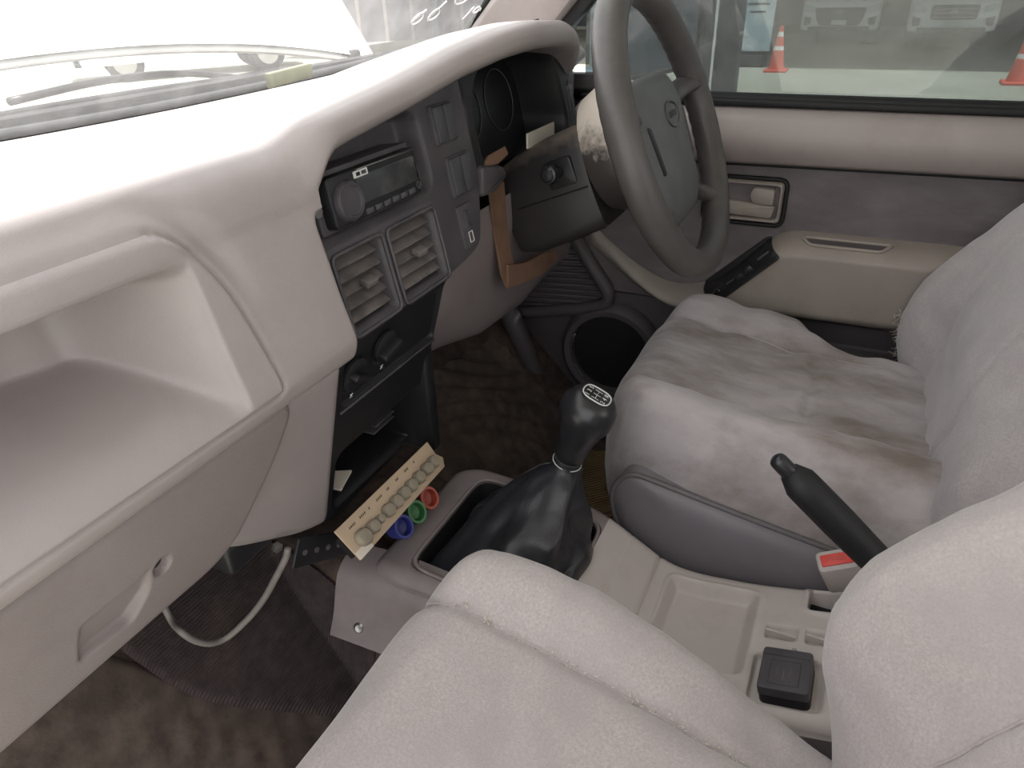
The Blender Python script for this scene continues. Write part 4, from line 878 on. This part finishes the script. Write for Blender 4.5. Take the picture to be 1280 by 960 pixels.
for k in (1,):
    sq_ = A(rows)[:, 60, :]; tube('boot_seam', sq_[3:-2] + A((0, 0, 0.001)), 0.0013, 'leather', bt, 6)
kb = lathe('gear_knob', [(0.0, 0.006), (0.0175, 0.006), (0.0205, 0.012), (0.0208, 0.030), (0.0225, 0.042), (0.0270, 0.056), (0.0325, 0.070), (0.0342, 0.083), (0.0328, 0.096), (0.0255, 0.1060), (0.017, 0.1105), (0.0, 0.1115)], fg, 'knob', gl_, 40, 1.0, 1.06)
# shift pattern plate tilted towards the driver
fpn = frame(loc(fg, -0.001, -0.003, 0.1090), axis + A((0.0, -0.12, 0.0)), (0, 1, 0.3))
plo = rect(-0.0135, 0.0135, -0.0180, 0.0180, 0.0120, 6)
pl = prism('pattern_plate', plo, fpn, -0.004, 0.0036, 'knob', kb, 0.001)
tube('plate_ring', [loc(fpn, p[0], p[1], 0.0036) for p in dense(plo, 60)], 0.0009, 'mark', pl, 6, True)
rotp = (fpn[0] + fpn[3] * 0.0036, fpn[2] * 0 + fpn[1], fpn[2], fpn[3])
for s_, x, y in (('1', -0.008, 0.0105), ('3', 0.0, 0.0105), ('5', 0.008, 0.0105), ('2', -0.008, -0.0105), ('4', 0.0, -0.0105), ('R', 0.008, -0.0105)):
    text('gear_number', s_, 0.0085, (loc(rotp, x, y), rotp[1], rotp[2], rotp[3]), 'mark', pl, 0.0003)
for x in (-0.008, 0.0, 0.008): tube('gate_line', [loc(rotp, x, 0.005, 0), loc(rotp, x, -0.005, 0)], 0.0004, 'mark', pl, 4)
tube('gate_line', [loc(rotp, -0.008, 0, 0), loc(rotp, 0.008, 0, 0)], 0.0004, 'mark', pl, 4)

# ------------------------------------------------------------------ handbrake and buckle
hb = thing('handbrake', 'black handbrake lever beside the driver seat cushion', 'handbrake', (0.05, -0.15, 0.27))
p0, p1 = A((0.043, 0.008, 0.464)), A((0.048, -0.20, 0.283)); d_ = (p0 - p1) / np.linalg.norm(p0 - p1)
gp = [p1 + d_ * t for t in np.linspace(0, 0.275, 18)]
tube('grip', gp, np.interp(np.linspace(0, 1, 18), [0, .3, .45, .7, .93, 0.97, 1], [0.018, 0.021, 0.0205, 0.0225, 0.0225, 0.021, 0.014]), 'rubber', hb, 18, False, 0.85)
lathe('release_button', [(0.0100, -0.004), (0.0100, 0.017), (0.0086, 0.021), (0.005, 0.0235), (0.0, 0.024)], frame(p0, d_), 'knob', hb, 20)
bu = thing('seat_belt_buckle', 'grey seat belt buckle with red press button by the handbrake', 'buckle', (0.085, -0.085, 0.24))
bd = A((0.03, 0.33, 0.94)); bd /= np.linalg.norm(bd); fbk = frame((0.088, -0.066, 0.3245), A((-0.50, 0.55, 0.62)), (0.0, 0.75, 0.66))
fbk = frame((0.088, -0.064, 0.322), A((-0.45, 0.30, 0.84)), (0.8, 0.35, 0.4))
prism('casing', rect(-0.024, 0.024, -0.014, 0.014, 0.007), fbk, -0.07, 0.0, 'console', bu, 0.004)
rb = prism('press_button', rect(-0.0185, 0.0185, -0.0075, 0.0075, 0.002), fbk, -0.004, 0.0022, 'redbtn', bu, 0.0015)
text('button_text', 'PRESS', 0.0085, (loc(fbk, 0, 0, 0.0024), fbk[1], fbk[2], fbk[3]), 'red', rb, 0.0002)
tube('stem', [loc(fbk, 0, 0, -0.065), A((0.088, -0.10, 0.225))], 0.010, 'blackmatte', bu, 8)

# ------------------------------------------------------------------ loose audio panel under the centre stack
sb = thing('audio_control_panel', 'beige audio control panel with a row of knobs under the centre stack', 'control panel', (-0.10, 0.45, 0.36))
c0 = A((-0.099, 0.4425, 0.399)); vN = A((0.0, -0.72, 0.69)); fsb = frame(c0, vN); ux = A((1, 0.0, 0.012)); ux /= np.linalg.norm(ux); fsb = (c0, ux, np.cross(vN / np.linalg.norm(vN), ux), vN / np.linalg.norm(vN))
pnl = prism('faceplate', A([(-0.098, -0.022), (0.091, -0.022), (0.100, -0.012), (0.094, -0.002), (0.097, 0.018), (-0.098, 0.022)]), fsb, -0.003, 0.0, 'board', sb, 0.0005)
v, f = boxVF((0, 0, 0), (0.17, 0.03, 0.03), 0.002); 
obj('case', loc(fsb, v[:, 0], v[:, 1] - 0.004, v[:, 2] - 0.020), f, 'blackmatte', sb, False)
prism('end_tab', A([(-0.098, -0.022), (-0.074, -0.022), (-0.074, -0.012), (-0.098, -0.012)]), fsb, 0.0, 0.0015, 'paper', pnl)
for k, x in enumerate((-0.078, -0.059, -0.045, -0.027, -0.010, 0.007, 0.024, 0.042, 0.062, 0.078)):
    r_ = 0.0055 if k == 2 else (0.0105 if k == 0 else 0.0085)
    lathe('knob', [(r_, 0.0), (r_, 0.007), (r_ * 0.8, 0.010), (0.0, 0.0105)], (loc(fsb, x, -0.006 - 0.0 * k), fsb[1], fsb[2], fsb[3]), 'bknob', pnl, 20)
for k, x in enumerate((-0.082, -0.062, -0.044, -0.028, -0.006, 0.014, 0.034, 0.055)):
    w_ = (0.014, 0.012, 0.004, 0.012, 0.008, 0.006, 0.011, 0.003)[k]
    for j in range(max(1, int(w_ / 0.003))):
        tube('print_tick', [loc(fsb, x + j * 0.003, 0.011, 0.0002), loc(fsb, x + j * 0.003 + 0.0014, 0.0135, 0.0002)], 0.0007, 'darkmark', pnl, 4)
for col_, x, lab in (('blue', -0.086, ''), ('green', -0.054, ''), ('red', -0.022, '')):
    fj = frame((x, 0.448, 0.335), A((-0.35, -0.72, 0.52)))
    jk = lathe(col_ + '_jack', [(0.0, -0.03), (0.0165, -0.03), (0.0155, -0.004), (0.0160, 0.0), (0.0150, 0.003), (0.0118, 0.003), (0.0112, 0.0), (0.0100, -0.012), (0.0, -0.014)], fj, col_, sb, 28, 0.86, 1.05)
# loose bits under the dash
ub = thing('under_dash_bracket', 'black bracket and perforated strip under the glovebox end', 'bracket', (-0.24, 0.50, 0.41))
v, f = boxVF((-0.278, 0.510, 0.452), (0.070, 0.04, 0.036), 0.006); obj('bracket_box', v, f, 'black', ub, True, 40)
lathe('bolt', [(0.006, 0), (0.006, 0.004), (0.0, 0.005)], frame((-0.262, 0.480, 0.437), (-0.2, -1, 0.1)), 'metal', ub, 6)
st_ = obj('perforated_strip', *boxVF((-0.185, 0.487, 0.370), (0.115, 0.004, 0.034), 0.001, rotm('Y', 32)), 'black', ub, True, 40)
for k in range(5): lathe('rivet', [(0.0035, 0), (0.0035, 0.0015), (0.0, 0.002)], frame((-0.222 + 0.018 * k, 0.485, 0.393 - 0.0112 * k), (0, -1, 0)), 'metal', st_, 10)
o = tube('dangling_cable', cr([(-0.23, 0.5, 0.401), (-0.232, 0.505, 0.386), (-0.236, 0.525, 0.351), (-0.24, 0.55, 0.31), (-0.251, 0.575, 0.275), (-0.272, 0.598, 0.252), (-0.295, 0.605, 0.265), (-0.31, 0.615, 0.295), (-0.299, 0.65, 0.306), (-0.3, 0.66, 0.44)], 70), 0.0042, 'cable', None, 8)
tag(o, 'grey cable looping down to the passenger carpet', 'cable')
cdp = [(-0.130, 0.524), (-0.102, 0.537), (-0.090, 0.515), (-0.128, 0.503)]
o = prism('white_card', cdp, (A((0, 0, 0.406)), A((1, 0, 0)), A((0, 1, 0)), A((0, 0, 1))), 0.0, 0.003, 'paper'); tag(o, 'white card inside the open lower dash pocket', 'card')

# ------------------------------------------------------------------ floor mats
def mat_on(name, poly, lift, m, label, wob=0.0, step=0.004):
    p = A(poly); x0, y0 = p.min(0); x1, y1 = p.max(0)
    h = lambda X, Y: floor_z(X, Y) + lift + wob(X, Y) if callable(wob) else floor_z(X, Y) + lift
    o = hfield(name, np.arange(x0 - step, x1 + step, step), np.arange(y0 - step, y1 + step, step), lambda X, Y: sdp(p, X, Y), lambda X, Y: h(X, Y) - 0.005 * ss(-0.006, 0.0, sdp(p, X, Y)), xy, m, None)
    tag(o, label, 'mat'); return o
mat_on('carpet_mat', rpoly([(-0.355, 0.685), (-0.335, 0.60), (-0.215, 0.49), (-0.14, 0.47), (-0.12, 0.76), (-0.33, 0.80)], [.02, .05, .03, .02, .02, .02]), 0.020, 'mat', 'dark ribbed carpet mat below the glovebox with the cable on it')
mat_on('rubber_mat', rpoly([(-0.62, 0.05), (-0.20, 0.05), (-0.20, 0.50), (-0.32, 0.62), (-0.40, 0.74), (-0.62, 0.74)], 0.03), 0.007, 'rubbermat', 'dusty brown rubber mat on the passenger floor', lambda X, Y: 0.0008 * np.sin((Y * 0.8 - X) * 160) * ss(0.35, 0.5, Y))
dmp = rpoly([(0.19, 0.05), (0.60, 0.05), (0.60, 0.66), (0.21, 0.70)], 0.03)
mat_on('driver_mat', dmp, 0.009, 'rubbermat', 'brown creased rubber mat on the driver footwell slope', lambda X, Y: 0.0035 * np.sin((Y * 1.0 + X * 0.35 + 0.02 * np.sin(X * 14) + 0.012 * np.sin(Y * 31)) * 190) * ss(0.42, 0.50, Y) * ss(0.22, 0.3, X))
o = hfield('straw_mat', np.arange(0.24, 0.60, 0.01), np.arange(0.06, 0.44, 0.01), None, lambda X, Y: 0 * X + 0.026 + floor_z(X, Y) * (Y < 0.40), xy, 'straw', None); tag(o, 'tan woven straw mat on the floor before the driver seat', 'mat')

# ------------------------------------------------------------------ this car's front end, seen through the windscreen
bon = thing('bonnet', 'raised pale bonnet seen through the windscreen', 'bonnet', (0.0, 0.96, 0.80))
Pb = []
for x in np.linspace(-0.67, 0.67, 31):
    col_ = []
    for L_ in np.linspace(0, 1.0, 22):
        xx = x * (1 - 0.04 * L_); e = 1 - (abs(x) / 0.67) ** 8 * 0.02
        col_.append((xx, 0.945 + 0.035 * (1 - (x / 0.67) ** 2) * 0 + 0.56 * L_, 0.884 - 0.165 * x * x * (1 - 0.5 * L_) + 0.82 * L_ + 0.02 * math.sin(math.pi * L_)))
    Pb.append(col_)
Pb = A(Pb); v, f = join(gridVF(Pb), gridVF(Pb + A((0, 0.020, -0.014)))); obj('skin', v, f, 'whitepaint', bon)
edge = np.concatenate([Pb[:, 0], Pb[-1, 1:]]); tube('edge_lip', edge + A((0, 0.01, -0.007)), 0.005, 'whitepaint', bon, 6)
for sgn in (-1, 1): box('hinge', (sgn * 0.60, 0.955, 0.80), (0.03, 0.03, 0.07), 'seal', bon, 0.005)
o = obj('trim_7', *join(boxVF((0, 0.925, 0.800), (1.42, 0.10, 0.012), 0.004), boxVF((0, 1.0, 0.776), (1.42, 0.05, 0.04), 0.01)), 'beigetrim', None, True, 40); tag(o, 'cowl panel strip below the windscreen base', 'trim', kind='structure')
wp = thing('wiper', 'dark windscreen wiper resting on the cowl', 'wiper', (0.03, 0.95, 0.81))
tube('blade', cr([(-0.36, 0.90, 0.823), (-0.12, 0.93, 0.826), (0.12, 0.945, 0.824), (0.30, 0.945, 0.820)], 20), 0.004, 'seal', wp, 8)
tube('arm', cr([(-0.10, 0.935, 0.838), (0.05, 0.965, 0.842), (0.20, 0.99, 0.835), (0.34, 0.985, 0.812)], 20), [0.005] * 20, 'black', wp, 8)
lathe('pivot', [(0.018, 0), (0.018, 0.014), (0.010, 0.02), (0, 0.02)], frame((0.34, 0.985, 0.800), (0, 0, 1)), 'black', wp, 16)
o = box('tape_tab', (0.135, 0.705, 0.846), (0.12, 0.008, 0.018), 'tape', None, 0.002, rotm('Z', 14)); tag(o, 'dull green tape tab stuck along the windscreen base', 'tape')
o = obj('wing_panels', *join(boxVF((0.66, 1.45, 0.45), (0.12, 1.0, 0.44), 0.04), boxVF((-0.66, 1.45, 0.45), (0.12, 1.0, 0.44), 0.04), boxVF((0, 1.90, 0.40), (1.44, 0.08, 0.40), 0.03), boxVF((0, 1.4, 0.42), (1.2, 0.9, 0.1), 0.02)), 'carpaint', None, True, 40)
o.name = 'trim_8'; tag(o, 'front wings and engine bay beyond the cowl', 'trim', kind='structure')

# ------------------------------------------------------------------ yard outside
GZ = -0.55
o = obj('ground', [(-60, -60, GZ), (120, -60, GZ), (120, 120, GZ), (-60, 120, GZ)], [(0, 1, 2, 3)], 'ground', None, False); tag(o, 'grey concrete yard outside the car', 'ground', kind='structure')
def truck(name, label, at, heading, style, group):
    t = thing(name, label, 'pickup', (at[0], at[1], GZ), group); t.rotation_euler = (0, 0, heading)
    ROOT[t.name] = np.zeros(3)
    W2 = 0.78; fs_ = (A((0, 0, 0)), A((1, 0, 0)), A((0, 0, 1)), A((0, -1, 0)))
    low = rpoly([(0.02, 0.30), (-0.02, 0.55), (0.03, 0.80), (0.16, 0.905), (1.25, 1.00), (4.35, 0.98), (4.38, 0.42), (0.4, 0.28)], [.05, .08, .08, .1, .1, .05, .05, .05])
    rows = []
    for w, s in ((-W2, 0.94), (-W2 + 0.05, 0.985), (-W2 + 0.14, 1.0), (W2 - 0.14, 1.0), (W2 - 0.05, 0.985), (W2, 0.94)):
        c = low.mean(0); q = c + (low - c) * s; q[:, 0] += 0.10 * (abs(w) / W2) ** 4; rows.append(loc(fs_, q[:, 0], q[:, 1], np.full(len(q), w)))
    obj('body', *gridVF(rows, False, True, caps=True), 'whitepaint', t, True, 40)
    cabp = rpoly([(1.15, 0.95), (1.75, 1.47), (2.9, 1.50), (3.15, 0.95)], [.05, .15, .15, .05]); rows = []
    for w, s in ((-0.66, 0.9), (-0.64, 0.96), (0.64, 0.96), (0.66, 0.9)):
        c = A((2.2, 0.95)); rows.append(loc(fs_, c[0] + (cabp[:, 0] - c[0]) * s, c[1] + (cabp[:, 1] - c[1]) * s, np.full(len(cabp), w)))
    obj('cab', *gridVF(rows, False, True, caps=True), 'whitepaint', t, True, 40)
    obj('windscreen', [(1.20, -0.58, 1.0), (1.20, 0.58, 1.0), (1.66, 0.54, 1.39), (1.66, -0.54, 1.39)], [(0, 1, 2, 3)], 'carglass', t, False)
    for sg in (-1, 1): obj('side_window', [(1.45, sg * 0.665, 1.02), (2.85, sg * 0.665, 1.02), (2.70, sg * 0.640, 1.36), (1.75, sg * 0.640, 1.36)], [(0, 1, 2, 3)], 'carglass', t, False)
    ff_ = (A((0, 0, 0)), A((0, -1, 0)), A((0, 0, 1)), A((-1, 0, 0)))
    if style == 0: gq = rpoly([(-0.50, 0.74), (0.50, 0.74), (0.46, 0.52), (0.38, 0.40), (-0.38, 0.40), (-0.46, 0.52)], .05)
    else: gq = rpoly([(-0.42, 0.78), (0.42, 0.78), (0.40, 0.52), (-0.40, 0.52)], .06)
    g = prism('grille', gq, ff_, -0.02, 0.035, 'grille', t, 0.01)
    for k in range(3): box('grille_bar', (-0.045, 0, 0.56 + 0.075 * k), (0.02, 0.74, 0.014), 'metal' if style else 'grille', g)
    lathe('badge', [(0.05, 0.035), (0.05, 0.05), (0, 0.05)], (A((0, 0, 0.66)), ff_[1], ff_[2], ff_[3]), 'metal', g, 16, 1.3, 0.8)
    for sg in (-1, 1):
        prism('headlamp', rpoly([(sg * 0.50, 0.74), (sg * 0.74, 0.80), (sg * 0.75, 0.68), (sg * 0.52, 0.64)], .02), (A((0.06, 0, 0)), ff_[1], ff_[2], ff_[3]), -0.03, 0.05, 'lamp', t, 0.01)
        prism('fog_recess', rpoly([(sg * 0.56, 0.54), (sg * 0.72, 0.58), (sg * 0.70, 0.40), (sg * 0.58, 0.42)], .03), (A((0.05, 0, 0)), ff_[1], ff_[2], ff_[3]), -0.03, 0.045, 'grille', t, 0.01)
    box('lower_bumper', (0.02, 0, 0.33), (0.12, 1.20, 0.09), 'grille', t, 0.02)
    for x in (0.78, 3.40):
        for sg in (-1, 1):
            fwl = frame((x, sg * 0.66, 0.33), (0, sg, 0))
            wl = lathe('wheel', [(0.20, -0.2), (0.32, -0.20), (0.335, -0.17), (0.335, 0.08), (0.32, 0.11), (0.215, 0.115), (0.20, 0.09)], fwl, 'tyre', t, 32)
            lathe('rim', [(0.205, 0.10), (0.16, 0.075), (0.06, 0.085), (0, 0.09)], fwl, 'metal', wl, 24)
    box('plate', (-0.04, 0, 0.46), (0.02, 0.30, 0.09), 'mark', t)
    for sg in (-1, 1): box('mirror', (1.35, sg * 0.86, 1.02), (0.10, 0.16, 0.14), 'whitepaint', t, 0.03)
    return t
truck('white_pickup', 'white pickup with wide dark grille parked under the shed roof', (17.7, 1.02), 0.0, 0, 'pickups in the yard')
truck('white_pickup', 'white pickup with chrome bar grille right of the other pickup', (17.3, -1.08), 0.0, 1, 'pickups in the yard')
truck('white_pickup', 'white pickup side glimpsed under the raised bonnet', (9.0, 13.7), -0.6, 0, 'pickups in the yard')
def cone(at, label):
    t = thing('traffic_cone', label, 'cone', (at[0], at[1], GZ), 'orange traffic cones'); fr = frame((at[0], at[1], GZ), (0, 0, 1), (0, 1, 0))
    v, f = boxVF((at[0], at[1], GZ + 0.02), (0.36, 0.36, 0.04), 0.01); obj('base', v, f, 'cone', t, True, 40)
    P_ = lambda h: 0.13 - 0.105 * h / 0.66
    def bd(name, a, b, m): lathe(name, [(P_(a), 0.03 + a), (P_(b), 0.03 + b)], fr, m, t, 24)
    bd('cone_body', 0.0, 0.30, 'cone'); bd('white_band', 0.30, 0.36, 'white'); bd('cone_body', 0.36, 0.50, 'cone'); bd('white_band', 0.50, 0.57, 'white'); bd('cone_tip', 0.57, 0.66, 'cone')
cone((12.9, 1.60), 'orange traffic cone beside the pale blue banner'); cone((12.0, -1.72), 'orange traffic cone at the right edge of the window')
bn = thing('banner_stand', 'pale blue banner leaning on a stand behind the cone', 'banner', (13.6, 2.15, GZ))
obj('banner_sheet', *boxVF((13.6, 2.10, GZ + 1.0), (0.04, 0.55, 1.5), 0.0, rotm('Y', 6)), 'banner', bn, False)
for k, (z, w) in enumerate(((1.10, 0.30), (0.98, 0.36), (0.86, 0.26))): obj('banner_line', *boxVF((13.57, 2.10, GZ + z), (0.02, w, 0.03), 0.0, rotm('Y', 6)), 'grille', bn, False)
obj('foot', *boxVF((13.7, 2.15, GZ + 0.10), (0.5, 0.5, 0.2), 0.02), 'post', bn, True, 40)
po = thing('steel_post', 'dark upright post with pale edge beyond the mirror', 'post', (9.6, 1.92, GZ))
obj('shaft', *boxVF((9.6, 1.90, GZ + 1.6), (0.30, 0.44, 3.2), 0.02), 'post', po, True, 40)
obj('pale_strip', *boxVF((9.43, 1.98, GZ + 1.6), (0.02, 0.03, 3.2)), 'white', po, False)
sh_ = thing('open_shed', 'dark open-fronted shed sheltering the parked pickups', 'shed', (22, 0, GZ))
obj('rear_cladding', *boxVF((24.5, 0, GZ + 1.8), (0.1, 22, 3.6)), 'darkwall', sh_, False)
obj('roof', *boxVF((19.5, 0, GZ + 3.7), (12, 24, 0.12)), 'darkwall', sh_, False)
for y in (-9, -3.2, 4.4, 9): obj('column', *boxVF((14.4, y, GZ + 1.8), (0.18, 0.18, 3.6)), 'post', sh_, False)
# grey slatted fence far beyond the windscreen
fe = thing('far_fence', 'pale grey panelled fence far beyond the windscreen', 'fence', (26, 26, GZ))
d0 = A((10.0, 20.0)); d1 = A((23.0, 9.0)); n = 22; dv = (d1 - d0) / n; hd = math.degrees(math.atan2(dv[1], dv[0]))
for k in range(n):
    c_ = d0 + dv * (k + 0.5); L_ = np.linalg.norm(dv); obj('fence_panel', *boxVF((c_[0], c_[1], GZ + 2.2), (L_ * 0.93, 0.08, 4.4), 0.0, rotm('Z', hd)), 'fence', fe, False)
    c2 = d0 + dv * k; obj('fence_post', *boxVF((c2[0], c2[1], GZ + 2.25), (0.10, 0.10, 4.5), 0.0, rotm('Z', hd)), 'doorvinyl', fe, False)
